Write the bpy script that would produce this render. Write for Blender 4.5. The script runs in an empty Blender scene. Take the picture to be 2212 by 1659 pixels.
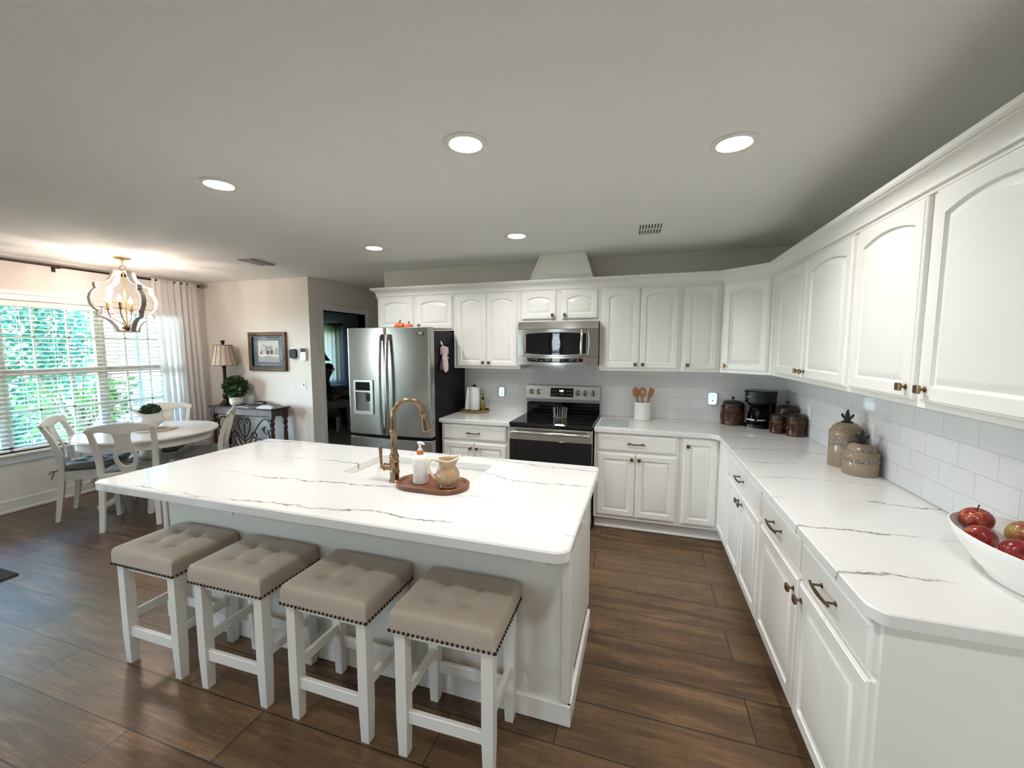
import bpy, bmesh, math, random
from mathutils import Vector as V, Matrix
R = math.radians
PI = math.pi
S = bpy.context.scene
COL = S.collection

# ------------------------------------------------------------------ camera, world, sun, exposure
cam_d = bpy.data.cameras.new('camera')
cam = bpy.data.objects.new('camera', cam_d)
COL.objects.link(cam)
S.camera = cam
CAMF = 886.55                                   # focal length in pixels of the 2212 px wide photograph
cam_d.sensor_width = 36.0
cam_d.lens = 36.0 * CAMF / 2212.0
cam_d.clip_start = 0.05
cam_d.clip_end = 200
_yaw, _pitch, _roll = 0.3057, -0.0887, 0.0007
_f = V((-math.sin(_yaw) * math.cos(_pitch), math.cos(_yaw) * math.cos(_pitch), math.sin(_pitch)))
_r = V((math.cos(_yaw), math.sin(_yaw), 0))
_u = _r.cross(_f)
_r2 = _r * math.cos(_roll) + _u * math.sin(_roll)
_u2 = _u * math.cos(_roll) - _r * math.sin(_roll)
_m = Matrix((_r2, _u2, -_f)).transposed().to_4x4()
_m.translation = V((-1.2508, -4.2175, 1.6007))
cam.matrix_world = _m

S.view_settings.view_transform = 'Standard'
S.view_settings.look = 'None'
S.view_settings.gamma = 1.0
S.view_settings.use_curve_mapping = False
S.view_settings.exposure = 0.63
S.cycles.use_denoising = True
S.cycles.max_bounces = 8
S.cycles.diffuse_bounces = 5
S.cycles.glossy_bounces = 4
S.cycles.transmission_bounces = 6
S.cycles.transparent_max_bounces = 16
S.cycles.sample_clamp_indirect = 6.0
S.cycles.caustics_reflective = False
S.cycles.caustics_refractive = False
S.cycles.use_light_tree = True

world = bpy.data.worlds.new('daylight')
S.world = world
world.use_nodes = True
_wn = world.node_tree.nodes
_bg = _wn['Background']
_bg.inputs[1].default_value = 48.0
# clear sky: pale at the horizon, blue overhead
_tc = _wn.new('ShaderNodeTexCoord'); _sx = _wn.new('ShaderNodeSeparateXYZ'); _cr = _wn.new('ShaderNodeValToRGB')
_el = _cr.color_ramp.elements
_el[0].position = 0.0; _el[0].color = (.86, .93, 1.0, 1)
_el[1].position = .55; _el[1].color = (.15, .36, 1.0, 1)
_e = _el.new(.16); _e.color = (.66, .82, 1.0, 1)
world.node_tree.links.new(_tc.outputs['Generated'], _sx.inputs[0])
world.node_tree.links.new(_sx.outputs['Z'], _cr.inputs[0])
world.node_tree.links.new(_cr.outputs[0], _bg.inputs[0])

def lamp(name, kind, loc, power, color=(1, 1, 1), rot=None, parent=None, **kw):
    d = bpy.data.lights.new(name, kind)
    d.energy = power
    d.color = color
    for k, v in kw.items():
        setattr(d, k, v)
    o = bpy.data.objects.new(name, d)
    COL.objects.link(o)
    o.location = loc
    if rot:
        o.rotation_euler = rot
    if parent:
        o.parent = parent
    return o

# sun over the roof from the kitchen side: it lights the garden seen through the blinds
lamp('sun', 'SUN', (0, 0, 8), 9.0, (1.0, 0.95, 0.86), (R(28), R(46), 0), angle=R(1))

# room dimensions
H = 2.481
XL = -7.05          # window wall
YF = -8.5           # wall behind the camera
XH = -5.267         # corner where the hallway starts
XK = -4.151         # left end of the kitchen back wall

# ------------------------------------------------------------------ mesh helpers
class Fr:
    """local frame: origin o, across u, up v, outward w"""
    def __init__(s, o, u, v, w):
        s.o, s.u, s.v, s.w = V(o), V(u), V(v), V(w)
    def __call__(s, p):
        return s.o + s.u * p[0] + s.v * p[1] + s.w * p[2]

def fr_back(x, y, z):
    return Fr((x, y, z), (1, 0, 0), (0, 0, 1), (0, -1, 0))
def fr_right(x, y, z):
    return Fr((x, y, z), (0, -1, 0), (0, 0, 1), (-1, 0, 0))

class MB:
    def __init__(s, frame=None):
        s.v = []
        s.f = []
        s.mi = []
        s.m = 0
        s.frame = frame
    def add(s, vs, fs):
        b = len(s.v)
        fr = s.frame
        for p in vs:
            s.v.append(tuple(fr(p)) if fr else (p[0], p[1], p[2]))
        for f in fs:
            s.f.append([b + i for i in f])
            s.mi.append(s.m)
        return s
    def box(s, x0, x1, y0, y1, z0, z1, b=0.0):
        if x0 > x1: x0, x1 = x1, x0
        if y0 > y1: y0, y1 = y1, y0
        if z0 > z1: z0, z1 = z1, z0
        if b <= 0:
            vs = [(x, y, z) for x in (x0, x1) for y in (y0, y1) for z in (z0, z1)]
            fs = [(0, 1, 3, 2), (4, 6, 7, 5), (0, 4, 5, 1), (2, 3, 7, 6), (0, 2, 6, 4), (1, 5, 7, 3)]
            return s.add(vs, fs)
        b = min(b, (x1 - x0) * .49, (y1 - y0) * .49, (z1 - z0) * .49)
        lo, hi = (x0, y0, z0), (x1, y1, z1)
        vs, ix = [], {}
        for c in [(i, j, k) for i in (0, 1) for j in (0, 1) for k in (0, 1)]:
            for a in range(3):
                p = []
                for d in range(3):
                    e = hi[d] if c[d] else lo[d]
                    if d != a:
                        e += -b if c[d] else b
                    p.append(e)
                ix[c, a] = len(vs)
                vs.append(p)
        fs = []
        for a in range(3):
            o1, o2 = (a + 1) % 3, (a + 2) % 3
            for sd in (0, 1):
                q = []
                for (i, j) in ((0, 0), (1, 0), (1, 1), (0, 1)):
                    c = [0, 0, 0]
                    c[a] = sd; c[o1] = i; c[o2] = j
                    q.append(ix[tuple(c), a])
                fs.append(q if sd else q[::-1])
        for a in range(3):
            o1, o2 = (a + 1) % 3, (a + 2) % 3
            for i in (0, 1):
                for j in (0, 1):
                    c0 = [0, 0, 0]; c0[o1] = i; c0[o2] = j
                    c1 = list(c0); c1[a] = 1
                    c0, c1 = tuple(c0), tuple(c1)
                    fs.append([ix[c0, o1], ix[c1, o1], ix[c1, o2], ix[c0, o2]])
        for c in [(i, j, k) for i in (0, 1) for j in (0, 1) for k in (0, 1)]:
            fs.append([ix[c, 0], ix[c, 1], ix[c, 2]])
        return s.add(vs, fs)
    def rings(s, rs, close=True, cap0=True, cap1=True):
        """list of equal-length point rings joined to a skin"""
        n = len(rs[0])
        vs = [p for r in rs for p in r]
        fs = []
        for i in range(len(rs) - 1):
            for j in range(n if close else n - 1):
                k = (j + 1) % n
                fs.append((i * n + j, i * n + k, (i + 1) * n + k, (i + 1) * n + j))
        if cap0: fs.append(tuple(range(n))[::-1])
        if cap1: fs.append(tuple((len(rs) - 1) * n + j for j in range(n)))
        return s.add(vs, fs)
    def lathe(s, prof, n=24, c=(0, 0, 0), sx=1.0, sy=1.0, cap0=True, cap1=True):
        rs = [[(c[0] + r * sx * math.cos(2 * PI * j / n), c[1] + r * sy * math.sin(2 * PI * j / n), c[2] + z) for j in range(n)] for r, z in prof]
        return s.rings(rs, True, cap0, cap1)
    def tube(s, pts, r, n=8, closed=False, cap=True, flat=None):
        """round (or flat: (across, thick) with up-vector) bar along points"""
        P = [V(p) for p in pts]
        N = len(P)
        rr = r if isinstance(r, (list, tuple)) else [r] * N
        rs = []
        prev = None
        for i in range(N):
            if closed:
                t = (P[(i + 1) % N] - P[i - 1])
            else:
                t = P[min(i + 1, N - 1)] - P[max(i - 1, 0)]
            t.normalize()
            if prev is None:
                a = V((0, 0, 1)) if abs(t.z) < .9 else V((1, 0, 0))
                x = (a - t * a.dot(t)).normalized()
            else:
                x = (prev - t * prev.dot(t))
                if x.length < 1e-6:
                    x = t.orthogonal()
                x.normalize()
            prev = x
            y = t.cross(x)
            rs.append([tuple(P[i] + (x * math.cos(2 * PI * j / n) + y * math.sin(2 * PI * j / n)) * rr[i]) for j in range(n)])
        if closed:
            rs.append(rs[0])
            return s.rings(rs, True, False, False)
        return s.rings(rs, True, cap, cap)
    def ball(s, c, r, n=12, m=8):
        if not isinstance(r, (tuple, list)): r = (r, r, r)
        vs = [(c[0], c[1], c[2] - r[2])]
        for i in range(1, m):
            a = PI * i / m
            for j in range(n):
                b = 2 * PI * j / n
                vs.append((c[0] + r[0] * math.sin(a) * math.cos(b), c[1] + r[1] * math.sin(a) * math.sin(b), c[2] - r[2] * math.cos(a)))
        vs.append((c[0], c[1], c[2] + r[2]))
        fs = []
        for j in range(n):
            k = (j + 1) % n
            fs.append((0, 1 + k, 1 + j))
            for i in range(m - 2):
                a = 1 + i * n
                fs.append((a + j, a + k, a + n + k, a + n + j))
            a = 1 + (m - 2) * n
            fs.append((a + j, a + k, len(vs) - 1))
        return s.add(vs, fs)
    def prism(s, poly, z0, z1, b=0.0):
        """polygon in local (x, y) extruded from z0 to z1; b chamfers the z1 rim"""
        r0 = [(x, y, z0) for x, y in poly]
        if b > 0:
            q = inset(poly, b)
            return s.rings([r0, [(x, y, z1 - b) for x, y in poly], [(x, y, z1) for x, y in q]])
        return s.rings([r0, [(x, y, z1) for x, y in poly]])
    def band(s, outer, inner, z0, z1):
        """closed flat ring between two equal-length outlines, extruded z0..z1"""
        n = len(outer)
        rs = [[(x, y, z0) for x, y in outer], [(x, y, z1) for x, y in outer], [(x, y, z1) for x, y in inner], [(x, y, z0) for x, y in inner]]
        rs.append(rs[0])
        return s.rings(rs, True, False, False)

def inset(poly, d):
    """move a counter-clockwise outline inwards by d"""
    n = len(poly)
    out = []
    for i in range(n):
        p0, p1, p2 = V((*poly[i - 1], 0)), V((*poly[i], 0)), V((*poly[(i + 1) % n], 0))
        a, b = (p1 - p0), (p2 - p1)
        if a.length < 1e-9: a = b
        if b.length < 1e-9: b = a
        a.normalize(); b.normalize()
        na, nb = V((-a.y, a.x, 0)), V((-b.y, b.x, 0))
        m = na + nb
        if m.length < 1e-6: m = na
        m.normalize()
        k = d / max(.3, m.dot(na))
        out.append((p1.x + m.x * k, p1.y + m.y * k))
    return out

def round_poly(pts, rad, n=6):
    """outline with its corners rounded; rad is one radius or a list"""
    out = []
    N = len(pts)
    for i in range(N):
        r = rad[i] if isinstance(rad, (list, tuple)) else rad
        p = V((*pts[i], 0)); a = V((*pts[i - 1], 0)) - p; b = V((*pts[(i + 1) % N], 0)) - p
        if r <= 0:
            out.append((p.x, p.y)); continue
        ang = a.angle(b)
        a.normalize(); b.normalize()
        d = r / math.tan(ang / 2)
        c = p + (a + b).normalized() * (r / math.sin(ang / 2))
        s0, s1 = p + a * d - c, p + b * d - c
        for k in range(n + 1):
            t = k / n
            w = ang_lerp(s0, s1, t)
            out.append((c.x + w.x, c.y + w.y))
    return out
def ang_lerp(a, b, t):
    th = a.angle(b)
    if th < 1e-6: return a
    return (a * math.sin((1 - t) * th) + b * math.sin(t * th)) / math.sin(th)
def spline(pts, n=8, closed=False):
    """Catmull-Rom through points of any dimension"""
    P = [V((*p, 0)) if len(p) == 2 else V(p) for p in pts]
    N = len(P); out = []
    rng = range(N) if closed else range(N - 1)
    for i in rng:
        p1, p2 = P[i], P[(i + 1) % N]
        p0 = P[i - 1] if (i > 0 or closed) else p1 * 2 - p2
        p3 = P[(i + 2) % N] if (i + 2 < N or closed) else p2 * 2 - p1
        for k in range(n):
            t = k / n
            out.append(.5 * ((2 * p1) + (p2 - p0) * t + (2 * p0 - 5 * p1 + 4 * p2 - p3) * t * t + (3 * p1 - p0 - 3 * p2 + p3) * t ** 3))
    if not closed: out.append(P[-1])
    d = len(pts[0])
    return [tuple(p[:d]) for p in out]

BASE = {}
def base_of(o):
    while o is not None:
        if o.name in BASE: return BASE[o.name]
        o = o.parent
    return V((0, 0, 0))
def obj(name, mb, mat, parent=None, ang=35, smooth=True, local=False):
    me = bpy.data.meshes.new(name)
    off = V((0, 0, 0)) if (local or parent is None) else base_of(parent)
    me.from_pydata([(p[0] - off.x, p[1] - off.y, p[2] - off.z) for p in mb.v], [], mb.f)
    mats = mat if isinstance(mat, (list, tuple)) else [mat]
    for m in mats: me.materials.append(m)
    if len(mats) > 1: me.polygons.foreach_set('material_index', mb.mi)
    bm = bmesh.new(); bm.from_mesh(me)
    bmesh.ops.recalc_face_normals(bm, faces=bm.faces)
    bm.to_mesh(me); bm.free()
    if smooth:
        me.shade_smooth()
        me.set_sharp_from_angle(angle=R(ang))
    o = bpy.data.objects.new(name, me)
    COL.objects.link(o)
    if parent: o.parent = parent
    return o
def tag(o, label, cat, group=None, kind=None):
    o['label'] = label
    o['category'] = cat
    if group: o['group'] = group
    if kind: o['kind'] = kind
    return o
def thing(name, label, cat, loc=(0, 0, 0), rz=0.0, group=None):
    o = bpy.data.objects.new(name, None)
    COL.objects.link(o)
    o.empty_display_size = .05
    o.location = loc
    o.rotation_euler = (0, 0, rz)
    BASE[o.name] = V(loc)
    return tag(o, label, cat, group)
def struct(name, mb, mat, parent=None, **k):
    o = obj(name, mb, mat, parent, **k)
    o['kind'] = 'structure'
    return o
def kids(o):
    return [c for c in COL.objects if c.parent == o]
def dup(src, loc, rz=0.0, label=None):
    def rec(o, par):
        c = o.copy()
        COL.objects.link(c)
        c.parent = par
        for k in kids(o): rec(k, c)
        return c
    r = rec(src, None)
    r.location = loc
    r.rotation_euler = (0, 0, rz)
    if label: r['label'] = label
    return r

# ------------------------------------------------------------------ materials
def mat(name, col=(.8, .8, .8), rough=.5, metal=0.0, **kw):
    m = bpy.data.materials.new(name)
    m.use_nodes = True
    b = m.node_tree.nodes['Principled BSDF']
    b.inputs['Base Color'].default_value = (*col, 1)
    b.inputs['Roughness'].default_value = rough
    b.inputs['Metallic'].default_value = metal
    for k, v in kw.items():
        b.inputs[k.replace('_', ' ')].default_value = v
    return m
class NT:
    def __init__(s, m):
        s.t = m.node_tree
        s.b = m.node_tree.nodes['Principled BSDF']
    def n(s, typ, **kw):
        o = s.t.nodes.new('ShaderNode' + typ)
        for k, v in kw.items(): setattr(o, k, v)
        return o
    def l(s, a, b): s.t.links.new(a, b)
    def coord(s, scale=(1, 1, 1), rot=(0, 0, 0), loc=(0, 0, 0)):
        c = s.n('TexCoord'); mp = s.n('Mapping')
        mp.inputs['Scale'].default_value = scale
        mp.inputs['Rotation'].default_value = rot
        mp.inputs['Location'].default_value = loc
        s.l(c.outputs['Object'], mp.inputs['Vector'])
        return mp.outputs['Vector']
    def noise(s, vec, scale=5, detail=4, rough=.5, dist=0):
        o = s.n('TexNoise')
        o.inputs['Scale'].default_value = scale; o.inputs['Detail'].default_value = detail
        o.inputs['Roughness'].default_value = rough; o.inputs['Distortion'].default_value = dist
        s.l(vec, o.inputs['Vector'])
        return o.outputs['Fac']
    def ramp(s, fac, stops, interp='LINEAR'):
        o = s.n('ValToRGB')
        o.color_ramp.interpolation = interp
        e = o.color_ramp.elements
        while len(e) < len(stops): e.new(.5)
        for el, (p, c) in zip(e, stops):
            el.position = p
            el.color = (*c, 1) if isinstance(c, tuple) else (c, c, c, 1)
        s.l(fac, o.inputs['Fac'])
        return o.outputs['Color']
    def mix(s, fac, a, b, mode='MIX'):
        o = s.n('MixRGB', blend_type=mode)
        for i, x in ((0, fac), (1, a), (2, b)):
            if hasattr(x, 'is_linked'): s.l(x, o.inputs[i])
            elif i == 0: o.inputs[0].default_value = x
            else: o.inputs[i].default_value = (*x, 1) if isinstance(x, tuple) else (x, x, x, 1)
        return o.outputs[0]
    def math(s, op, a, b=0.0):
        o = s.n('Math', operation=op)
        for i, x in ((0, a), (1, b)):
            if hasattr(x, 'is_linked'): s.l(x, o.inputs[i])
            else: o.inputs[i].default_value = x
        return o.outputs[0]
    def col(s, c): s.l(c, s.b.inputs['Base Color'])
    def rough(s, c): s.l(c, s.b.inputs['Roughness'])
    def bump(s, h, strength=.2, dist=.01):
        o = s.n('Bump')
        o.inputs['Strength'].default_value = strength; o.inputs['Distance'].default_value = dist
        s.l(h, o.inputs['Height']); s.l(o.outputs['Normal'], s.b.inputs['Normal'])
def mottled(name, c1, c2, scale, rough=.5, metal=0.0, bump=0.0, bscale=None, **kw):
    m = mat(name, c1, rough, metal, **kw); t = NT(m)
    v = t.coord()
    t.col(t.ramp(t.noise(v, scale, 5, .6), [(.3, c1), (.7, c2)]))
    if bump: t.bump(t.noise(v, bscale or scale, 3), bump, .004)
    return m
def glow(name, col, strength, base=(0.8, 0.8, 0.8)):
    m = mat(name, base, .4)
    b = m.node_tree.nodes['Principled BSDF']
    b.inputs['Emission Color'].default_value = (*col, 1)
    b.inputs['Emission Strength'].default_value = strength
    return m

M = {}
M['cab'] = mat('white_paint', (.84, .83, .79), .32)
M['trim'] = mat('trim_paint', (.80, .79, .75), .35)
M['island'] = mat('island_paint', (.70, .69, .645), .42)
M['wall'] = mottled('wall_paint', (.775, .74, .69), (.79, .755, .705), 3, .85, 0, .04, 350)
M['ceil'] = mottled('ceiling_paint', (.86, .865, .85), (.875, .88, .865), 4, .9, 0, .06, 260)
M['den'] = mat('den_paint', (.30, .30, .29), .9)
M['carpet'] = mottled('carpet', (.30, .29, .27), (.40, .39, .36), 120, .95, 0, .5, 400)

def quartz():
    m = mat('quartz', (.72, .715, .70), .07); t = NT(m)
    c = t.n('TexCoord').outputs['Object']
    sep = t.n('SeparateXYZ'); t.l(c, sep.inputs[0])
    big = t.noise(c, .9, 2, .5)
    fine = t.noise(c, 5.5, 6, .72)
    y = t.math('ADD', sep.outputs['Y'], t.math('MULTIPLY', sep.outputs['X'], -.06))
    w = t.math('ADD', t.math('MULTIPLY', y, 3.1), t.math('MULTIPLY', big, 1.5))
    w = t.math('ADD', w, t.math('MULTIPLY', fine, .34))
    fr = t.math('FRACT', w)
    d = t.math('ABSOLUTE', t.math('SUBTRACT', fr, .5))
    line = t.ramp(d, [(0.0, 1.0), (.009, .85), (.022, .0)])
    soft = t.ramp(d, [(0.0, .22), (.07, .0)])
    msk = t.ramp(t.noise(c, 1.7, 2, .5), [(.44, .0), (.56, 1.0)])
    msk2 = t.ramp(t.noise(c, 23, 3, .6), [(.36, .25), (.55, 1.0)])
    f = t.math('MULTIPLY', t.math('MULTIPLY', line, msk), msk2)
    f = t.math('MULTIPLY', f, .95)
    f2 = t.math('MULTIPLY', soft, msk)
    c0 = t.mix(f2, (.72, .715, .70), (.50, .48, .455))
    t.col(t.mix(f, c0, (.10, .088, .078)))
    return m
M['quartz'] = quartz()

def planks():
    m = mat('plank_floor', (.1, .06, .04), .3, Specular_IOR_Level=.5); t = NT(m)
    v = t.coord(loc=(.3, 2.472, 0))
    b = t.n('TexBrick')
    b.offset = .37; b.offset_frequency = 2; b.squash = 1
    b.inputs['Scale'].default_value = 1.0
    b.inputs['Brick Width'].default_value = 1.25
    b.inputs['Row Height'].default_value = .2375
    b.inputs['Mortar Size'].default_value = .0026
    b.inputs['Mortar Smooth'].default_value = .1
    b.inputs['Bias'].default_value = 0
    b.inputs['Color1'].default_value = (0, 0, 0, 1); b.inputs['Color2'].default_value = (1, 1, 1, 1)
    b.inputs['Mortar'].default_value = (.5, .5, .5, 1)
    t.l(v, b.inputs['Vector'])
    # per-plank shift so the grain breaks at every joint
    sh = t.n('VectorMath', operation='MULTIPLY_ADD')
    comb = t.n('CombineXYZ')
    t.l(t.math('MULTIPLY', b.outputs['Color'], 7.3), comb.inputs['X']); t.l(t.math('MULTIPLY', b.outputs['Color'], 3.1), comb.inputs['Z'])
    t.l(v, sh.inputs[0]); sh.inputs[1].default_value = (1, 1, 1); t.l(comb.outputs[0], sh.inputs[2])
    mp = t.n('Mapping'); mp.inputs['Scale'].default_value = (1.1, 9, 1); t.l(sh.outputs[0], mp.inputs['Vector'])
    g1 = t.noise(mp.outputs[0], 1.6, 6, .62, .6)
    mp2 = t.n('Mapping'); mp2.inputs['Scale'].default_value = (3.5, 70, 1); t.l(sh.outputs[0], mp2.inputs['Vector'])
    g2 = t.noise(mp2.outputs[0], 2.0, 4, .6)
    mp3 = t.n('Mapping'); mp3.inputs['Scale'].default_value = (26, 1.5, 1); t.l(sh.outputs[0], mp3.inputs['Vector'])
    g3 = t.noise(mp3.outputs[0], 2.0, 3, .6)
    base = t.ramp(g1, [(.28, (.034, .0180, .0085)), (.50, (.104, .057, .027)), (.72, (.245, .143, .070))])
    base = t.mix(t.math('MULTIPLY', b.outputs['Color'], .62), base, (.180, .105, .052))
    base = t.mix(.55, base, t.ramp(g2, [(.3, .32), (.7, 1.25)]), 'MULTIPLY')
    base = t.mix(.16, base, t.ramp(g3, [(.35, .4), (.65, 1.3)]), 'MULTIPLY')
    t.col(t.mix(b.outputs['Fac'], base, (.012, .009, .007)))
    t.rough(t.ramp(g2, [(.2, .38), (.8, .28)]))
    h = t.math('SUBTRACT', t.math('MULTIPLY', g2, .25), b.outputs['Fac'])
    t.bump(h, .22, .003)
    return m
M['floor'] = planks()

def tile(axis):
    m = mat('subway_tile_' + axis, (.7, .71, .71), .06); t = NT(m)
    c = t.n('TexCoord').outputs['Object']
    sep = t.n('SeparateXYZ'); t.l(c, sep.inputs[0])
    cb = t.n('CombineXYZ')
    t.l(sep.outputs['X' if axis == 'back' else 'Y'], cb.inputs[0]); t.l(sep.outputs['Z'], cb.inputs[1])
    mp = t.n('Mapping'); mp.inputs['Location'].default_value = (.006, -.914 + .102 * 10, 0); t.l(cb.outputs[0], mp.inputs['Vector'])
    b = t.n('TexBrick'); b.offset = .5; b.squash = 1
    b.inputs['Scale'].default_value = 1
    b.inputs['Brick Width'].default_value = .2; b.inputs['Row Height'].default_value = .102
    b.inputs['Mortar Size'].default_value = .0016; b.inputs['Mortar Smooth'].default_value = .3; b.inputs['Bias'].default_value = 0
    b.inputs['Color1'].default_value = (.70, .70, .70, 1); b.inputs['Color2'].default_value = (.73, .73, .73, 1)
    b.inputs['Mortar'].default_value = (.52, .52, .52, 1)
    t.l(mp.outputs[0], b.inputs['Vector'])
    t.col(b.outputs['Color'])
    t.bump(t.math('MULTIPLY', b.outputs['Fac'], -1), .35, .002)
    return m
M['tileb'] = tile('back'); M['tiler'] = tile('right')

def steel(name, col=(.56, .55, .535), r=.26, vertical=True):
    m = mat(name, col, r, 1.0); t = NT(m)
    v = t.coord((260, 260, 2) if vertical else (2, 2, 260))
    g = t.noise(v, 1, 3)
    t.rough(t.ramp(g, [(.3, r - .02), (.7, r + .03)]))
    return m
M['steel'] = steel('stainless_steel', (.40, .385, .36), .22)
M['steelh'] = steel('stainless_steel_across', (.50, .485, .465), .22, False)
M['chrome'] = mat('polished_metal', (.70, .69, .67), .12, 1.0)
M['bglass'] = mat('black_glass', (.006, .006, .007), .03)
M['black'] = mat('black_plastic', (.005, .005, .0055), .2, Specular_IOR_Level=.22)
M['fridge'] = mat('black_enamel', (.006, .006, .009), .38, Specular_IOR_Level=.12)
M['bronze'] = mottled('aged_bronze', (.20, .13, .07), (.11, .07, .04), 60, .32, .9)
M['knob'] = mottled('knob_bronze', (.33, .22, .11), (.14, .09, .05), 90, .3, .95)
M['brass'] = mat('brushed_bronze', (.27, .185, .115), .24, 1.0)
M['gold'] = mottled('antique_gold', (.52, .37, .13), (.34, .23, .08), 50, .3, 1.0)
def wood(name, c1, c2, c3, rough=.4, scale=(3, 30, 3), s=1.5):
    m = mat(name, c1, rough); t = NT(m)
    g = t.noise(t.coord(scale), s, 5, .6, .8)
    t.col(t.ramp(g, [(.3, c1), (.5, c2), (.7, c3)]))
    return m
M['traywood'] = wood('acacia_wood', (.085, .030, .012), (.17, .062, .025), (.25, .10, .042), .35, (5, 45, 5))
M['spoon'] = wood('spoon_wood', (.27, .105, .035), (.36, .15, .055), (.44, .20, .08), .5, (20, 20, 3))
M['darkwood'] = wood('dark_mahogany', (.030, .013, .012), (.050, .021, .019), (.075, .034, .03), .42, (4, 40, 4))
M['framewood'] = wood('bronze_wood_frame', (.040, .018, .010), (.095, .044, .022), (.17, .085, .045), .35, (9, 9, 9))
M['greywood'] = wood('washed_wood', (.26, .24, .215), (.36, .335, .305), (.46, .44, .41), .6, (12, 12, 30))
def fabric(name, c1, c2, sc=420, bump=.35, rough=.92):
    m = mat(name, c1, rough); t = NT(m)
    v = t.coord()
    n1 = t.noise(v, sc, 2, .5); n2 = t.noise(v, 9, 3)
    t.col(t.mix(.5, t.ramp(n1, [(.35, c1), (.65, c2)]), t.ramp(n2, [(.2, c1), (.8, c2)])))
    t.bump(n1, bump, .002)
    m.node_tree.nodes['Principled BSDF'].inputs['Sheen Weight'].default_value = .15
    return m
M['linen'] = fabric('stool_linen', (.40, .335, .27), (.50, .425, .345))
M['cushion'] = fabric('grey_cushion', (.135, .125, .115), (.20, .185, .17))
M['stoolw'] = mat('stool_white', (.76, .745, .70), .38)
M['chairw'] = mat('antique_white', (.72, .70, .645), .36)
M['tablew'] = mat('table_white', (.78, .77, .735), .16)
M['nail'] = mat('nailhead', (.06, .045, .035), .3, .9)
M['ceramic'] = mat('white_ceramic', (.82, .81, .78), .12)
M['sinkw'] = mat('sink_white', (.84, .83, .80), .12)
M['jug'] = mottled('beige_glaze', (.33, .215, .12), (.47, .33, .20), 26, .12)
M['jugrim'] = mat('cream_glaze', (.78, .68, .50), .15)
M['beige'] = mottled('taupe_glaze', (.225, .165, .11), (.285, .215, .15), 7, .25)
M['browncan'] = mottled('brown_embossed', (.085, .032, .014), (.035, .015, .009), 34, .22, .25, .6, 55)
M['darklid'] = mottled('dark_metal_lid', (.028, .020, .017), (.045, .03, .022), 30, .28, .5)
M['paper'] = mottled('paper_towel', (.82, .81, .79), (.86, .85, .83), 90, .95, 0, .3, 120)
M['white'] = mat('white_plastic', (.88, .88, .865), .35)
M['plate'] = mat('switch_plate', (.78, .765, .73), .4)
M['slat'] = mat('blind_slat', (.84, .84, .83), .45)
M['apple'] = None
M['leaf'] = mottled('boxwood_leaf', (.012, .045, .012), (.050, .125, .030), 45, .45)
M['leafd'] = mottled('succulent_leaf', (.030, .065, .030), (.075, .12, .065), 30, .5)
M['iron'] = mat('wrought_iron', (.012, .011, .011), .5, .3)
M['rod'] = mat('rod_bronze', (.035, .022, .017), .4, .6)
M['mesh_dark'] = mat('rug_fabric', (.022, .022, .024), .95)
def apple():
    m = mat('apple_skin', (.3, .02, .02), .2); t = NT(m)
    v = t.coord()
    n = t.noise(v, 22, 5, .65)
    sp = t.noise(v, 260, 1)
    c = t.ramp(n, [(.34, (.42, .20, .07)), (.46, (.27, .022, .022)), (.7, (.15, .008, .014))])
    t.col(t.mix(t.ramp(sp, [(.68, .0), (.74, .55)]), c, (.5, .25, .14)))
    return m
M['apple'] = apple()
def apple2():
    m = mat('blush_apple_skin', (.3, .2, .05), .22); t = NT(m)
    v = t.coord(); n = t.noise(v, 14, 4, .6)
    t.col(t.ramp(n, [(.36, (.30, .30, .07)), (.5, (.34, .17, .06)), (.66, (.26, .03, .025))]))
    return m
M['apple2'] = apple2()
def thin_glass(name, tint=(1, 1, 1), fac=.10):
    m = bpy.data.materials.new(name); m.use_nodes = True
    t = m.node_tree; t.nodes.clear()
    out = t.nodes.new('ShaderNodeOutputMaterial'); mx = t.nodes.new('ShaderNodeMixShader')
    tr = t.nodes.new('ShaderNodeBsdfTransparent'); gl = t.nodes.new('ShaderNodeBsdfGlossy'); lw = t.nodes.new('ShaderNodeLayerWeight')
    tr.inputs[0].default_value = (*tint, 1); gl.inputs['Roughness'].default_value = .02
    lw.inputs['Blend'].default_value = fac
    t.links.new(lw.outputs['Fresnel'], mx.inputs[0]); t.links.new(tr.outputs[0], mx.inputs[1]); t.links.new(gl.outputs[0], mx.inputs[2])
    t.links.new(mx.outputs[0], out.inputs[0])
    return m
M['pane'] = thin_glass('window_glass', (.97, 1, .98))
M['carafe'] = thin_glass('carafe_glass', (.42, .42, .44), .3)
M['oil'] = mat('olive_oil', (.42, .33, .03), .08, Transmission_Weight=.55, IOR=1.45)
def cloth_tl(name, col, tl, fac=.4):
    m = bpy.data.materials.new(name); m.use_nodes = True
    t = m.node_tree; t.nodes.clear()
    out = t.nodes.new('ShaderNodeOutputMaterial'); mx = t.nodes.new('ShaderNodeMixShader')
    d = t.nodes.new('ShaderNodeBsdfDiffuse'); tr = t.nodes.new('ShaderNodeBsdfTranslucent')
    d.inputs[0].default_value = (*col, 1); tr.inputs[0].default_value = (*tl, 1); mx.inputs[0].default_value = fac
    t.links.new(d.outputs[0], mx.inputs[1]); t.links.new(tr.outputs[0], mx.inputs[2]); t.links.new(mx.outputs[0], out.inputs[0])
    return m
M['curtain'] = cloth_tl('curtain_linen', (.86, .84, .82), (.86, .88, .90), .42)
M['dencurtain'] = cloth_tl('grommet_curtain', (.50, .52, .52), (.12, .12, .085), .5)
M['frontcurtain'] = cloth_tl('grey_curtain', (.36, .38, .41), (.45, .5, .55), .35)

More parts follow.
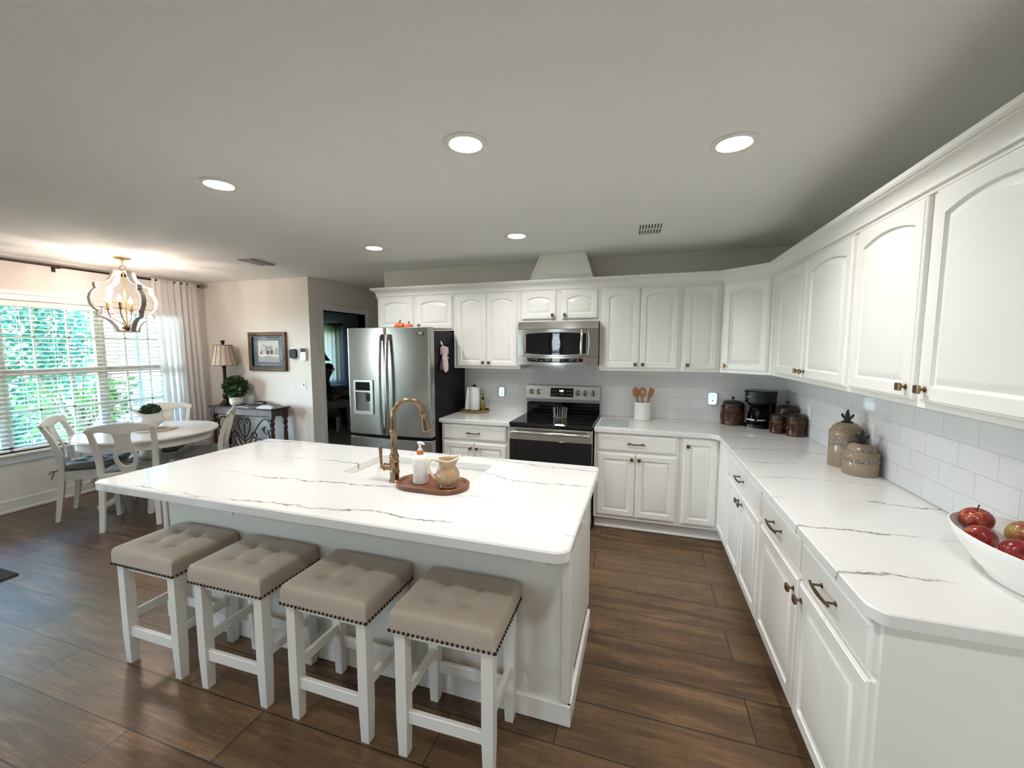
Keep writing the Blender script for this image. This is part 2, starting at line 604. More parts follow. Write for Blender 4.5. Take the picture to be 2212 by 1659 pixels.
# ------------------------------------------------------------------ room shell
def holed(mb, axis, p0, p1, a0, a1, z0, z1, holes):
    """wall slab: axis 'x' = plane of constant x (thickness p0..p1) running along y from a0 to a1"""
    def bx(b0, b1, c0, c1):
        if b1 - b0 < 1e-4 or c1 - c0 < 1e-4: return
        if axis == 'x': mb.box(p0, p1, b0, b1, c0, c1)
        else: mb.box(b0, b1, p0, p1, c0, c1)
    a = a0
    for h0, h1, hz0, hz1 in sorted(holes):
        bx(a, h0, z0, z1)
        bx(h0, h1, z0, hz0)
        bx(h0, h1, hz1, z1)
        a = h1
    bx(a, a1, z0, z1)
    return mb

FX0, FX1, DY1 = -9.6, .15, 3.4
struct('floor', MB().box(XL - .15, FX1, YF - .15, 0.12, -.12, 0).box(XH - .13, XK + .15, .12, DY1, -.12, 0), M['floor'], smooth=False)
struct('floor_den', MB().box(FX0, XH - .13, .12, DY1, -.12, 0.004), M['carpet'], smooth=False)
struct('ceiling', MB().box(FX0, FX1, YF - .15, DY1 + .15, H, H + .15), M['ceil'], smooth=False)

WZ0, WZ1 = .575, 2.055
UNITS = [(-2.69, -1.945), (-1.945, -1.155), (-1.155, -.43)]
PATIO = [(-5.75, -5.30, .08, 2.05), (-7.2, -6.85, .6, 2.05)]
wl = holed(MB(), 'x', XL - .15, XL, YF - .15, .12, 0, H, [(UNITS[0][0], UNITS[2][1], WZ0, WZ1)] + PATIO)
struct('wall_left', wl, M['wall'], smooth=False)
bw = struct('wall_back', MB().box(XL, XH, 0, .12, 0, H), M['wall'], smooth=False)
kw = struct('wall_kitchen', MB().box(XK, 0, 0, .12, 0, H), M['wall'], smooth=False)
struct('backsplash', MB().box(-3.13, -.0115, -.0115, 0, .90, 1.40).box(-2.393, -1.631, -.0115, 0, 1.40, 1.45), M['tileb'], kw, smooth=False)
rw = struct('wall_right', MB().box(0, .15, YF - .15, .12, 0, H), M['wall'], smooth=False)
struct('backsplash', MB().box(-.0115, 0, -2.96, 0, .90, 1.40), M['tiler'], rw, smooth=False)
FW = [(-4.05, -3.30, .95, 2.05)]
struct('wall_front', holed(MB(), 'y', YF - .15, YF, XL, 0, 0, H, FW), M['wall'], smooth=False)
# hallway beyond the picture wall, with a cased opening into the den
D0, D1, DZ = .239, 1.10, 2.09
struct('wall_hall', holed(MB(), 'x', XH - .12, XH, .12, DY1, 0, H, [(D0, D1, 0, DZ)]), M['wall'], smooth=False)
struct('wall_hall_right', MB().box(XK, XK + .12, .12, DY1, 0, H), M['wall'], smooth=False)
struct('wall_hall_end', MB().box(XH - .12, XK + .12, DY1, DY1 + .12, 0, H), M['wall'], smooth=False)
DW = [(-8.30, -7.72, .90, 2.0)]
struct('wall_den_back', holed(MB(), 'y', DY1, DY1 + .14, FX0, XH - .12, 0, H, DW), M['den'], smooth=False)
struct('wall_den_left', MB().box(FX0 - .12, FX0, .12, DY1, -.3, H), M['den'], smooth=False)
# the den's outside wall: white siding with a brick end, seen through the right-hand window
def siding():
    m = mat('lap_siding', (.52, .56, .60), .6); t = NT(m)
    sep = t.n('SeparateXYZ'); t.l(t.n('TexCoord').outputs['Object'], sep.inputs[0])
    f = t.math('FRACT', t.math('MULTIPLY', sep.outputs['Z'], 9))
    t.bump(f, .6, .012)
    return m
def brick():
    m = mat('red_brick', (.4, .2, .17), .85); t = NT(m)
    sep = t.n('SeparateXYZ'); t.l(t.n('TexCoord').outputs['Object'], sep.inputs[0])
    cb = t.n('CombineXYZ'); t.l(sep.outputs['X'], cb.inputs[0]); t.l(sep.outputs['Z'], cb.inputs[1])
    b = t.n('TexBrick'); b.inputs['Scale'].default_value = 1
    b.inputs['Brick Width'].default_value = .21; b.inputs['Row Height'].default_value = .075; b.inputs['Mortar Size'].default_value = .007
    b.inputs['Color1'].default_value = (.24, .10, .095, 1); b.inputs['Color2'].default_value = (.33, .17, .155, 1); b.inputs['Mortar'].default_value = (.48, .44, .44, 1)
    t.l(cb.outputs[0], b.inputs['Vector']); t.col(b.outputs['Color'])
    return m
dw = struct('wall_den_front', MB().box(-8.72, XL - .15, .12, .24, -.3, H), siding(), smooth=False)
struct('brick_end', MB().box(FX0 - .1, -8.72, .09, .24, -.3, H), brick(), dw, smooth=False)
struct('corner_board', MB().box(-8.75, -8.66, .085, .12, -.3, H).box(-8.18, -8.10, .085, .12, -.3, H), mat('corner_board_blue', (.16, .26, .36), .6), dw, smooth=False)
# low wall under the window, between the hallway ceiling and trim
def baseb(name, mb): return struct(name, mb, M['trim'])
bb = MB()
bb.box(XL, XL + .014, YF, -.0, 0, .125, .004); bb.box(XL, XL + .022, YF, 0, 0, .03, .006)
baseb('baseboard_left', bb)
baseb('baseboard_back', MB().box(XL + .022, XH + .012, -.014, 0, 0, .125, .004).box(XH, XH + .014, 0, D0 - .09, 0, .125, .004))
baseb('baseboard_front', MB().box(XL + .022, -.02, YF, YF + .014, 0, .125, .004))
baseb('baseboard_right', MB().box(-.014, 0, YF + .02, -2.98, 0, .125, .004))
# door casing on the hallway side and jamb lining
def casing(mb, fr, w, h, cw=.085, t=.018):
    mb.frame = fr
    for x in (-cw, w):
        mb.box(x, x + cw, 0, h + cw, 0, t * .6, .004)
        mb.box(x + (.0 if x < 0 else cw * .45), x + (cw * .55 if x < 0 else cw), 0, h + cw, 0, t, .005)
    mb.box(0, w, h, h + cw, 0, t * .6, .004)
    mb.box(-cw * .5, w + cw * .5, h + cw * .45, h + cw, 0, t, .005)
    mb.frame = None
    return mb
cm = casing(MB(), Fr((XH, D0, 0), (0, 1, 0), (0, 0, 1), (1, 0, 0)), D1 - D0, DZ)
cm.box(XH - .12, XH, D0 - .015, D0, 0, DZ).box(XH - .12, XH, D1, D1 + .015, 0, DZ).box(XH - .12, XH, D0, D1, DZ, DZ + .015)
struct('trim_1', cm, M['trim'])
# second cased opening on the right side of the hallway, its edge shows beside the fridge cabinet
struct('trim_2', MB().box(XK - .018, XK, .05, .13, 0, 2.13, .004), M['trim'])

# ------------------------------------------------------------------ windows
def win_unit(i, y0, y1, z0=WZ0, z1=WZ1, x=XL, grid=True):
    mb = MB()
    xo, xi = x - .125, x - .075
    for a, b in ((y0, y0 + .045), (y1 - .045, y1)):
        mb.box(xo, xi, a, b, z0, z1, .004)
    mb.box(xo, xi, y0, y1, z0, z0 + .05, .004).box(xo, xi, y0, y1, z1 - .045, z1, .004)
    zm = (z0 + z1) / 2 + .03
    mb.box(xo - .01, xi + .01, y0 + .04, y1 - .04, zm - .03, zm + .03, .004)
    if grid:
        for k in (1, 2):
            yy = y0 + (y1 - y0) * k / 3
            mb.box(xo + .02, xi - .012, yy - .009, yy + .009, z0, z1)
        for zz in ((z0 + zm) / 2, (z1 + zm) / 2):
            mb.box(xo + .02, xi - .012, y0, y1, zz - .009, zz + .009)
    w = struct('window_%d' % i, mb, M['trim'])
    struct('pane', MB().box(xo + .022, xo + .026, y0 + .04, y1 - .04, z0 + .04, z1 - .04), M['pane'], w, smooth=False)
    return w
for i, (u0, u1) in enumerate(UNITS): win_unit(i + 1, u0, u1)
win_unit(4, PATIO[0][0], PATIO[0][1], PATIO[0][2], PATIO[0][3], grid=False)
win_unit(5, PATIO[1][0], PATIO[1][1], PATIO[1][2], PATIO[1][3])
for i, (a, b, z0, z1) in enumerate(FW):
    mb = MB()
    for x0, x1, c0, c1 in ((a, a + .045, z0, z1), (b - .045, b, z0, z1), (a, b, z0, z0 + .05), (a, b, z1 - .045, z1), (a, b, 1.45, 1.5)):
        mb.box(x0, x1, YF - .125, YF - .075, c0, c1, .004)
    w = struct('window_%d' % (6 + i), mb, M['trim'])
    struct('pane', MB().box(a + .04, b - .04, YF - .104, YF - .1, z0 + .04, z1 - .04), M['pane'], w, smooth=False)
mb = MB()
for x0, x1, c0, c1 in ((DW[0][0], DW[0][0] + .05, .84, 2.0), (DW[0][1] - .05, DW[0][1], .84, 2.0), (DW[0][0], DW[0][1], .84, .89), (DW[0][0], DW[0][1], 1.95, 2.0)):
    mb.box(x0, x1, DY1 + .05, DY1 + .1, c0, c1)
w = struct('window_8', mb, M['trim'])
struct('pane', MB().box(DW[0][0] + .04, DW[0][1] - .04, DY1 + .07, DY1 + .074, .88, 1.96), M['pane'], w, smooth=False)
# interior casing, stool and apron of the triple window
Y0, Y1 = UNITS[0][0], UNITS[2][1]
cs = MB()
cs.box(XL, XL + .012, Y0 - .09, Y1 + .09, WZ1, WZ1 + .10, .004)
cs.box(XL, XL + .022, Y0 - .095, Y1 + .095, WZ1 + .055, WZ1 + .10, .005)
cs.box(XL, XL + .018, Y0 - .09, Y0, WZ0, WZ1, .004).box(XL, XL + .018, Y1, Y1 + .09, WZ0, WZ1, .004)
struct('trim_3', cs, M['trim'])
struct('trim_4', MB().box(XL - .07, XL + .055, Y0 - .11, Y1 + .11, WZ0 - .025, WZ0, .006).box(XL, XL + .018, Y0 - .09, Y1 + .09, WZ0 - .10, WZ0 - .025, .005), M['trim'])

# ------------------------------------------------------------------ window blinds (open two-inch slats)
BL = ['white slatted blind over the middle window unit behind the chandelier', 'white slatted blind over the window unit next to the long curtain', 'white slatted blind at the left edge of the photo']
def blind(y0, y1, label, x=XL - .032, z0=WZ0 + .012, z1=WZ1 - .002, name='window_blind'):
    t = thing(name, label, 'blind', (x, (y0 + y1) / 2, z0), 0, 'slatted blinds on the dining window' if name == 'window_blind' else None)
    y0 += .006; y1 -= .006
    obj('headrail', MB().box(x - .03, x + .034, y0, y1, z1 - .062, z1, .006), M['slat'], t)
    sl = MB()
    n = int((z1 - z0 - .09) / .044)
    for k in range(n):
        z = z0 + .045 + k * .044
        for s_ in (0,):
            dz, dx = .0055, .0245
            sl.add([(x - dx, y0, z + dz), (x - dx, y1, z + dz), (x + dx, y1, z - dz), (x + dx, y0, z - dz),
                    (x - dx, y0, z + dz + .003), (x - dx, y1, z + dz + .003), (x + dx, y1, z - dz + .003), (x + dx, y0, z - dz + .003)],
                   [(0, 1, 2, 3), (4, 7, 6, 5), (0, 4, 5, 1), (1, 5, 6, 2), (2, 6, 7, 3), (3, 7, 4, 0)])
    obj('slats', sl, M['slat'], t, smooth=False)
    obj('bottom_rail', MB().box(x - .026, x + .026, y0, y1, z0, z0 + .02, .005), M['slat'], t)
    c = MB()
    for f in (.17, .5, .83):
        yy = y0 + (y1 - y0) * f
        for dx in (-.027, .027):
            c.box(x + dx - .0012, x + dx + .0012, yy - .0022, yy + .0022, z0 + .02, z1 - .06)
    obj('ladder_cords', c, M['slat'], t, smooth=False)
    return t
blind(*UNITS[1], BL[0]); blind(*UNITS[2], BL[1]); blind(*UNITS[0], BL[2])

# ------------------------------------------------------------------ outdoors
def grass():
    return mottled('lawn', (.09, .17, .045), (.15, .25, .07), 6, .95)
struct('ground', MB().box(-40, XL - .15, -30, 30, -.55, -.35), grass(), smooth=False)
def tree(x, y, h, r, seed, label, n=2600, z0=.0, col=None):
    rnd = random.Random(seed)
    t = thing('garden_tree', label, 'tree', (x, y, -.35), 0, 'trees outside the dining window')
    tr = MB()
    tr.tube([(x, y, -.35), (x + .05, y - .04, h * .35), (x - .03, y + .05, h * .7)], [.11, .085, .04], 8)
    for k in range(6):
        a = rnd.uniform(0, 2 * PI); zz = h * rnd.uniform(.25, .6)
        tr.tube([(x, y, zz), (x + r * .4 * math.cos(a), y + r * .4 * math.sin(a), zz + .4), (x + r * .7 * math.cos(a), y + r * .7 * math.sin(a), zz + .9)], [.04, .025, .01], 6)
    obj('trunk', tr, mat('bark', (.16, .12, .09), .9), t)
    lf = MB()
    cl = [(rnd.uniform(-1, 1), rnd.uniform(-1, 1), rnd.uniform(0, 1)) for _ in range(26)]
    for i in range(n):
        c = rnd.choice(cl)
        q = V((rnd.gauss(0, 1), rnd.gauss(0, 1), rnd.gauss(0, 1)))
        q = q.normalized() * (.42 * r * rnd.random() ** .4)
        p = V((x + c[0] * r * .75, y + c[1] * r * .75, z0 + c[2] * (h - z0))) + q
        s_ = rnd.uniform(.05, .12)
        a = V((rnd.gauss(0, 1), rnd.gauss(0, 1), rnd.gauss(0, .5))).normalized()
        b = a.cross(V((rnd.gauss(0, 1), rnd.gauss(0, 1), rnd.gauss(0, 1)))).normalized()
        w_ = p + a * s_
        lf.add([tuple(p), tuple(p + a * s_ * .6 + b * s_ * .33), tuple(p + a * s_ * 1.25), tuple(p + a * s_ * .6 - b * s_ * .33)], [(0, 1, 2, 3)])
    obj('foliage', lf, col or M['treeleaf'], t, smooth=False)
    return t
M['treeleaf'] = cloth_tl('tree_leaves', (.035, .105, .065), (.05, .16, .085), .35)
M['treeleaf2'] = cloth_tl('tree_leaves_bright', (.08, .19, .06), (.11, .24, .06), .35)
tree(-11.1, -.45, 4.4, 1.25, 1, 'dark green leafy tree directly behind the chandelier outside the window', 9500)
tree(-13.6, 1.25, 4.9, 1.3, 2, 'leafy tree near the brick end wall outside the window', 4200)
tree(-10.2, -4.1, 3.9, 1.2, 3, 'leafy tree outside the blind at the left photo edge', 3600)
tree(-8.75, -.62, 1.05, .55, 4, 'low bright green shrub outside below the window meeting rail', 1800, -.3, M['treeleaf2'])
tree(-14.4, -1.9, 6.2, 1.6, 5, 'tall tree furthest out behind the nearer trees outside the window', 4200)
tree(-17.2, .2, 6.6, 1.9, 6, 'tall tree beyond the brick wall outside the window', 3600)
tree(-10.2, -7.2, 4.6, 1.3, 7, 'leafy tree outside the patio door behind the camera', 2600)

# window portals guide daylight sampling only
for (a, b, z0, z1) in [(UNITS[0][0], UNITS[2][1], WZ0, WZ1)] + [(p[0], p[1], p[2], p[3]) for p in PATIO]:
    o = lamp('portal', 'AREA', (XL - .2, (a + b) / 2, (z0 + z1) / 2), 1, rot=(0, R(-90), 0), shape='RECTANGLE', size=z1 - z0, size_y=b - a)
    o.data.cycles.is_portal = True
for (a, b, z0, z1) in FW:
    o = lamp('portal', 'AREA', ((a + b) / 2, YF - .2, (z0 + z1) / 2), 1, rot=(R(90), 0, 0), shape='RECTANGLE', size=b - a, size_y=z1 - z0)
    o.data.cycles.is_portal = True

# ------------------------------------------------------------------ ceiling fixtures
CANS = [(-3.462, -2.491, 'recessed ceiling light above the left half of the island'),
        (-2.004, -2.501, 'recessed ceiling light above the right half of the island'),
        (-.895, -2.157, 'recessed ceiling light above the right-hand counter aisle'),
        (-3.54, -1.029, 'small recessed ceiling light in front of the refrigerator'),
        (-2.22, -1.028, 'small recessed ceiling light in front of the microwave')]
M['lens'] = glow('light_lens', (1.0, .90, .72), 9.0)
M['canw'] = mat('can_trim_white', (.80, .79, .75), .45)
M['warmring'] = mat('warm_reflector', (.85, .62, .25), .3, .6)
M['canin'] = mat('can_baffle', (.74, .70, .60), .5)
CANP = 6.5
CANC = (1.0, .985, .965)
def can(x, y, label, seen=True):
    t = thing('recessed_light', label, 'ceiling light', (x, y, H), 0, 'recessed ceiling lights')
    tr = MB()
    tr.lathe([(.098, 0), (.098, -.004), (.090, -.008), (.072, -.007), (.069, 0)], 40, (x, y, H), cap0=False, cap1=False)
    obj('trim_ring', tr, M['canw'], t)
    obj('reflector', MB().lathe([(.0735, -.0066), (.0690, -.0050), (.0684, -.001)], 40, (x, y, H), cap0=False, cap1=False), M['warmring'], t)
    # shallow domed lens just inside the ring
    obj('lens', MB().lathe([(.0685, -.002), (.062, -.0075), (.04, -.011), (.015, -.0125)], 40, (x, y, H), cap0=False), M['lens'], t)
    l = lamp('lamp', 'AREA', (x, y, H - .016), CANP, CANC, parent=None, shape='DISK', size=.13)
    l.data.spread = R(150)
    l.location = (0, 0, -.016); l.parent = t
    return t
for c in CANS: can(*c)
# unseen cans added above and behind the camera to brighten the room
for k, (x, y) in enumerate([(-3.46, -3.97), (-.95, -3.95), (-3.3, -5.6), (-1.2, -5.6), (-5.2, -6.6), (-2.6, -7.2)]):
    can(x, y, ['added unseen ceiling light just above the camera on its left', 'added unseen ceiling light just above the camera on its right', 'added unseen ceiling light behind the camera, left of centre', 'added unseen ceiling light behind the camera by the right wall', 'added unseen ceiling light over the living area by the patio door', 'added unseen ceiling light nearest the front wall'][k])
def register(x, y, rz, w, d, label, slots):
    t = thing('ceiling_vent', label, 'vent', (x, y, H), rz, 'ceiling air vents')
    obj('frame', MB().band([(-w / 2, -d / 2), (w / 2, -d / 2), (w / 2, d / 2), (-w / 2, d / 2)], [(-w / 2 + .02, -d / 2 + .02), (w / 2 - .02, -d / 2 + .02), (w / 2 - .02, d / 2 - .02), (-w / 2 + .02, d / 2 - .02)], -.008, 0), M['white'], t, local=True)
    obj('backing', MB().box(-w / 2 + .02, w / 2 - .02, -d / 2 + .02, d / 2 - .02, -.002, 0), mat('vent_dark', (.10, .10, .10), .8), t, local=True, smooth=False)
    lv = MB()
    n = slots
    for k in range(n + 1):
        xx = -w / 2 + .02 + (w - .04) * k / n
        lv.box(xx - .0055, xx + .0055, -d / 2 + .015, d / 2 - .015, -.010, -.003)
    lv.box(-w / 2 + .015, w / 2 - .015, -.009, .009, -.010, -.003)
    obj('louvres', lv, M['white'], t, local=True, smooth=False)
    return t
register(-1.218, -.925, R(2), .205, .30, 'slotted white ceiling vent above the right wall cabinets', 8)
t = thing('ceiling_vent', 'thin louvred ceiling vent near the picture wall and chandelier', 'vent', (-5.055, -.895, H), R(5), 'ceiling air vents')
obj('frame', MB().box(-.10, .10, -.17, .17, -.006, 0, .003), M['white'], t, local=True)
lv = MB()
for k in (-1, 1):
    lv.box(k * .05 - .038, k * .05 + .038, -.15, .15, -.017 - .003 * k, -.006, .002)
obj('louvres', lv, mat('vent_grey', (.30, .30, .29), .6), t, local=True, smooth=False)

# ------------------------------------------------------------------ cabinets
def door_mb(fr, W, Hh, rise=0.0, stile=.055, t=.02, slab=False):
    """raised-panel door (or plain routed drawer front) in frame fr, origin bottom-left of its back"""
    mb = MB(fr)
    def ring(d, z, ar):
        x0, x1, y0, y1 = d, W - d, d, Hh - d
        pts = [(x0, y0, z), (x1, y0, z)]
        N = 12
        for i in range(N + 1):
            q = 1 - 2 * i / N
            x = (x0 + x1) / 2 + q * (x1 - x0) / 2
            y = y1 - (ar * q * q if ar else 0)
            pts.append((x, y, z))
        return pts
    if slab:
        rs = [ring(0, 0, 0), ring(0, t - .007, 0), ring(.003, t - .004, 0), ring(.010, t - .0035, 0), ring(.014, t, 0)]
        return mb.rings(rs)
    s = stile
    rs = [ring(0, 0, 0), ring(0, t - .007, 0), ring(.003, t - .004, 0), ring(.008, t - .0035, 0), ring(.011, t, 0),
          ring(s, t, rise), ring(s + .004, t - .010, rise), ring(s + .010, t - .0115, rise), ring(s + .034, t - .001, rise), ring(s + .037, t - .0005, rise)]
    return mb.rings(rs)
def knob_mb(fr, x, y, z0):
    mb = MB(fr)
    mb.lathe([(.010, 0), (.010, .002), (.0055, .005), (.005, .015), (.009, .019)], 12, (x, y, z0))
    mb.box(x - .0145, x + .0145, y - .0145, y + .0145, z0 + .017, z0 + .029, .003)
    return mb
def pull_mb(fr, x, y, z0, L=.15):
    mb = MB(fr)
    pts = []
    for i in range(9):
        q = -1 + 2 * i / 8
        pts.append((x + q * L / 2, y, z0 + .029 + .006 * (1 - q * q)))
    mb.tube(pts, [.0045 + .002 * (1 - abs(-1 + i / 4)) for i in range(9)], 8)
    for s in (-1, 1):
        mb.tube([(x + s * (L / 2 - .022), y, z0), (x + s * (L / 2 - .022), y, z0 + .030)], .0042, 8)
        mb.lathe([(.009, 0), (.007, .003)], 10, (x + s * (L / 2 - .022), y, z0))
    return mb
def put_door(root, fr, x, y, W, Hh, rise=0.0, stile=.055, knob=None):
    f2 = Fr(fr((x, y, 0)), fr.u, fr.v, fr.w)
    d = obj('door', door_mb(f2, W, Hh, rise, stile), M['cab'], root, ang=20)
    if knob:
        obj('knob', knob_mb(f2, knob[0], knob[1], .02), M['knob'], d)
    return d
def put_drawer(root, fr, x, y, W, Hh, pull=True):
    f2 = Fr(fr((x, y, 0)), fr.u, fr.v, fr.w)
    d = obj('drawer', door_mb(f2, W, Hh, slab=True), M['cab'], root, ang=20)
    if pull:
        obj('pull', pull_mb(f2, W / 2, Hh / 2, .02), M['bronze'], d)
    return d

UB, UT = 1.388, 2.15
UD = .308
def upper(label, x0, x1, z0, doors):
    """doors: (xa, xb, za, zb, knob side)"""
    t = thing('wall_cabinet', label, 'cabinet', (x0, 0, z0))
    obj('body', MB().box(x0, x1, -UD, -.001, z0, UT, .001), M['cab'], t)
    for xa, xb, za, zb, k in doors:
        W, Hh = xb - xa, zb - za
        kn = (W - .030, .036) if k == 'r' else (.030, .036)
        st = .044 if W < .3 else .048
        put_door(t, fr_back(xa, -UD, za), 0, 0, W, Hh, .030, st, kn)
    return t
upper('short white wall cabinet with two arched doors above the refrigerator', -4.03, -3.118, 1.775, [(-3.992, -3.585, 1.795, 2.133, 'r'), (-3.535, -3.13, 1.795, 2.133, 'l')])
upper('white two-door wall cabinet between refrigerator and microwave', -3.116, -2.396, UB, [(-3.078, -2.754, 1.412, 2.133, 'r'), (-2.750, -2.428, 1.412, 2.133, 'l')])
upper('short white two-door wall cabinet directly above the microwave', -2.394, -1.632, 1.846, [(-2.377, -2.042, 1.872, 2.133, 'r'), (-1.984, -1.652, 1.872, 2.133, 'l')])
upper('white two-door wall cabinet right of the microwave above the utensil crock', -1.630, -.925, UB, [(-1.597, -1.276, 1.412, 2.133, 'r'), (-1.272, -.948, 1.412, 2.133, 'l')])
upper('narrow single-door white wall cabinet left of the angled corner cabinet', -.923, -.612, UB, [(-.900, -.637, 1.412, 2.133, 'l')])
# angled corner cabinet
CA, CB = V((-.610, -UD, 0)), V((-.298, -.592, 0))
t = thing('corner_wall_cabinet', 'angled white corner wall cabinet with one arched door above the coffee maker', 'cabinet', (-.4, -.4, UB))
cbm = MB().prism([(-.610, -.002), (-.610, -UD), (-.298, -.592), (-.002, -.592), (-.002, -.002)], UB, UT)
obj('body', cbm, M['cab'], t)
du = (CB - CA).normalized()
frd = Fr(CA + V((0, 0, 1.412)), du, (0, 0, 1), (du.y, -du.x, 0))
cl = (CB - CA).length
put_door(t, frd, .028, 0, cl - .05, .721, .030, .052, (.026, .036))
# right wall uppers
UR = .296
def upper_r(label, y0, y1, doors):
    t = thing('wall_cabinet', label, 'cabinet', (0, y0, UB))
    obj('body', MB().box(-UR, -.001, y1, y0, UB, UT, .001), M['cab'], t)
    for ya, yb, k in doors:
        W = ya - yb
        kn = (W - .032, .045) if k == 'r' else (.032, .045)
        put_door(t, fr_right(-UR, ya, 1.412), 0, 0, W, .718, .032, .054, kn)
upper_r('white two-door wall cabinet on the right wall beside the angled corner cabinet', -.594, -1.862, [(-.745, -1.272, 'r'), (-1.290, -1.838, 'l')])
upper_r('white wall cabinet with the largest arched doors at the right edge of the photo', -1.864, -2.94, [(-1.884, -2.367, 'r'), (-2.412, -2.915, 'l')])
# crown moulding swept along all wall cabinets
def sweep(mb, path, prof):
    """profile (out, z) mitred along an xy path; out is to the right of travel"""
    n = len(path)
    rs = []
    for i in range(n):
        p = V((*path[i], 0))
        a = (p - V((*path[i - 1], 0))).normalized() if i > 0 else None
        b = (V((*path[i + 1], 0)) - p).normalized() if i < n - 1 else None
        a = a or b; b = b or a
        na, nb = V((a.y, -a.x, 0)), V((b.y, -b.x, 0))
        m = (na + nb).normalized()
        k = 1 / m.dot(na)
        rs.append([(p.x + m.x * o * k, p.y + m.y * o * k, z) for o, z in prof])
    return mb.rings(rs)
prof = [(-.02, 2.134), (.010, 2.134), (.010, 2.143), (.004, 2.146), (.004, 2.152), (.016, 2.152), (.016, 2.163), (.010, 2.167), (.013, 2.180), (.022, 2.197), (.037, 2.209), (.044, 2.211), (.044, 2.217), (.052, 2.217), (.058, 2.224), (.058, 2.241), (-.02, 2.241)]
cp = [(-4.030, -.0), (-4.030, -UD), (-.610, -UD), (-.298, -.592), (-UR, -2.94), (-.0, -2.94)]
cp[3] = (-UR, -.594)
cr = sweep(MB(), cp, prof)
# travel direction puts 'out' on the room side
tag(obj('crown_moulding', cr, M['cab'], ang=25), 'stepped white crown moulding running along the top of all the wall cabinets', 'moulding')
# tapered chase between the microwave cabinet and the ceiling
ch = MB(Fr((0, -.30, 0), (1, 0, 0), (0, 0, 1), (0, -1, 0)))
ch.prism([(-2.312, 2.2415), (-1.701, 2.2415), (-1.772, H - .001), (-2.205, H - .001)], -.29, 0)
t = thing('vent_chase', 'tapered white vent chase rising from the crown moulding to the ceiling above the microwave', 'duct cover', (-2.0, -.15, 2.2415))
obj('panel', ch, M['trim'], t)
ed = MB(Fr((0, -.30, 0), (1, 0, 0), (0, 0, 1), (0, -1, 0)))
ed.prism([(-1.723, 2.2415), (-1.701, 2.2415), (-1.772, H - .001), (-1.794, H - .001)], 0, .008)
ed.prism([(-2.312, 2.2415), (-2.290, 2.2415), (-2.183, H - .001), (-2.205, H - .001)], 0, .008)
obj('edge_trim', ed, M['trim'], t)

# ------------------------------------------------------------------ base cabinets
BD, BR = .628, .619
def body_b(x0, x1):
    return MB().box(x0, x1, -BD, -.013, .11, .876).box(x0, x1, -.555, -.02, 0, .11)
t = thing('base_cabinet', 'white base cabinet between refrigerator and range with one wide drawer over two doors', 'cabinet', (-2.76, -.3, 0))
obj('body', body_b(-3.105, -2.398), M['cab'], t)
f = fr_back(0, -BD, 0)
put_drawer(t, f, -3.083, .716, .648, .142)
put_door(t, f, -3.083, .14, .323, .551, 0, .05, (.323 - .032, .503))
put_door(t, f, -2.757, .14, .322, .551, 0, .05, (.032, .503))
t = thing('base_cabinet', 'white base cabinet right of the range with one wide drawer over two doors', 'cabinet', (-1.27, -.3, 0))
obj('body', body_b(-1.626, -.932), M['cab'], t)
put_drawer(t, f, -1.598, .716, .644, .142)
put_door(t, f, -1.598, .142, .318, .551, 0, .05, (.318 - .028, .510))
put_door(t, f, -1.277, .142, .322, .551, 0, .05, (.028, .510))
t = thing('corner_base_cabinet', 'white corner base cabinet with two tall doors meeting in the inside corner', 'cabinet', (-.5, -.5, 0))
obj('body', MB().box(-.930, -BR, -BD, -.013, .11, .876).box(-BR, -.013, -.996, -.013, .11, .876).box(-.93, -.55, -.555, -.02, 0, .11).box(-.55, -.02, -.996, -.02, 0, .11), M['cab'], t)
put_door(t, f, -.906, .14, .906 - .648, .718, 0, .05, (.036, .66))
fR = fr_right(-BR, 0, 0)
put_door(t, fR, .655, .14, .325, .718, 0, .05)
def base_r(label, y0, y1):
    t = thing('base_cabinet', label, 'cabinet', (-.3, (y0 + y1) / 2, 0))
    obj('body', MB().box(-BR, -.013, y1, y0, .11, .876).box(-.55, -.02, y1, y0, 0, .11), M['cab'], t)
    return t
t = base_r('white base cabinet in the right-hand run nearest the corner with one drawer over two doors', -.998, -1.843)
put_drawer(t, fR, 1.010, .716, .820, .142)
put_door(t, fR, 1.010, .14, .403, .551, 0, .052, (.403 - .036, .496))
put_door(t, fR, 1.417, .14, .413, .551, 0, .052, (.036, .496))
t = base_r('nearest white base cabinet of the right-hand run, with two drawers over two doors', -1.845, -2.943)
put_drawer(t, fR, 1.858, .716, .542, .142)
put_drawer(t, fR, 2.414, .716, .512, .142)
put_door(t, fR, 1.858, .14, .542, .551, 0, .055, (.542 - .036, .490))
put_door(t, fR, 2.414, .14, .512, .551, 0, .055, (.036, .490))
# toe-kick boards
struct('trim_5', MB().box(-1.626, -.545, -.568, -.556, 0, .10).box(-1.626, -.56, -.582, -.568, 0, .022, .006).box(-3.105, -2.398, -.568, -.556, 0, .10)
       .box(-.562, -.551, -2.943, -.582, 0, .10).box(-.576, -.562, -2.943, -.59, 0, .022, .006), M['cab'])

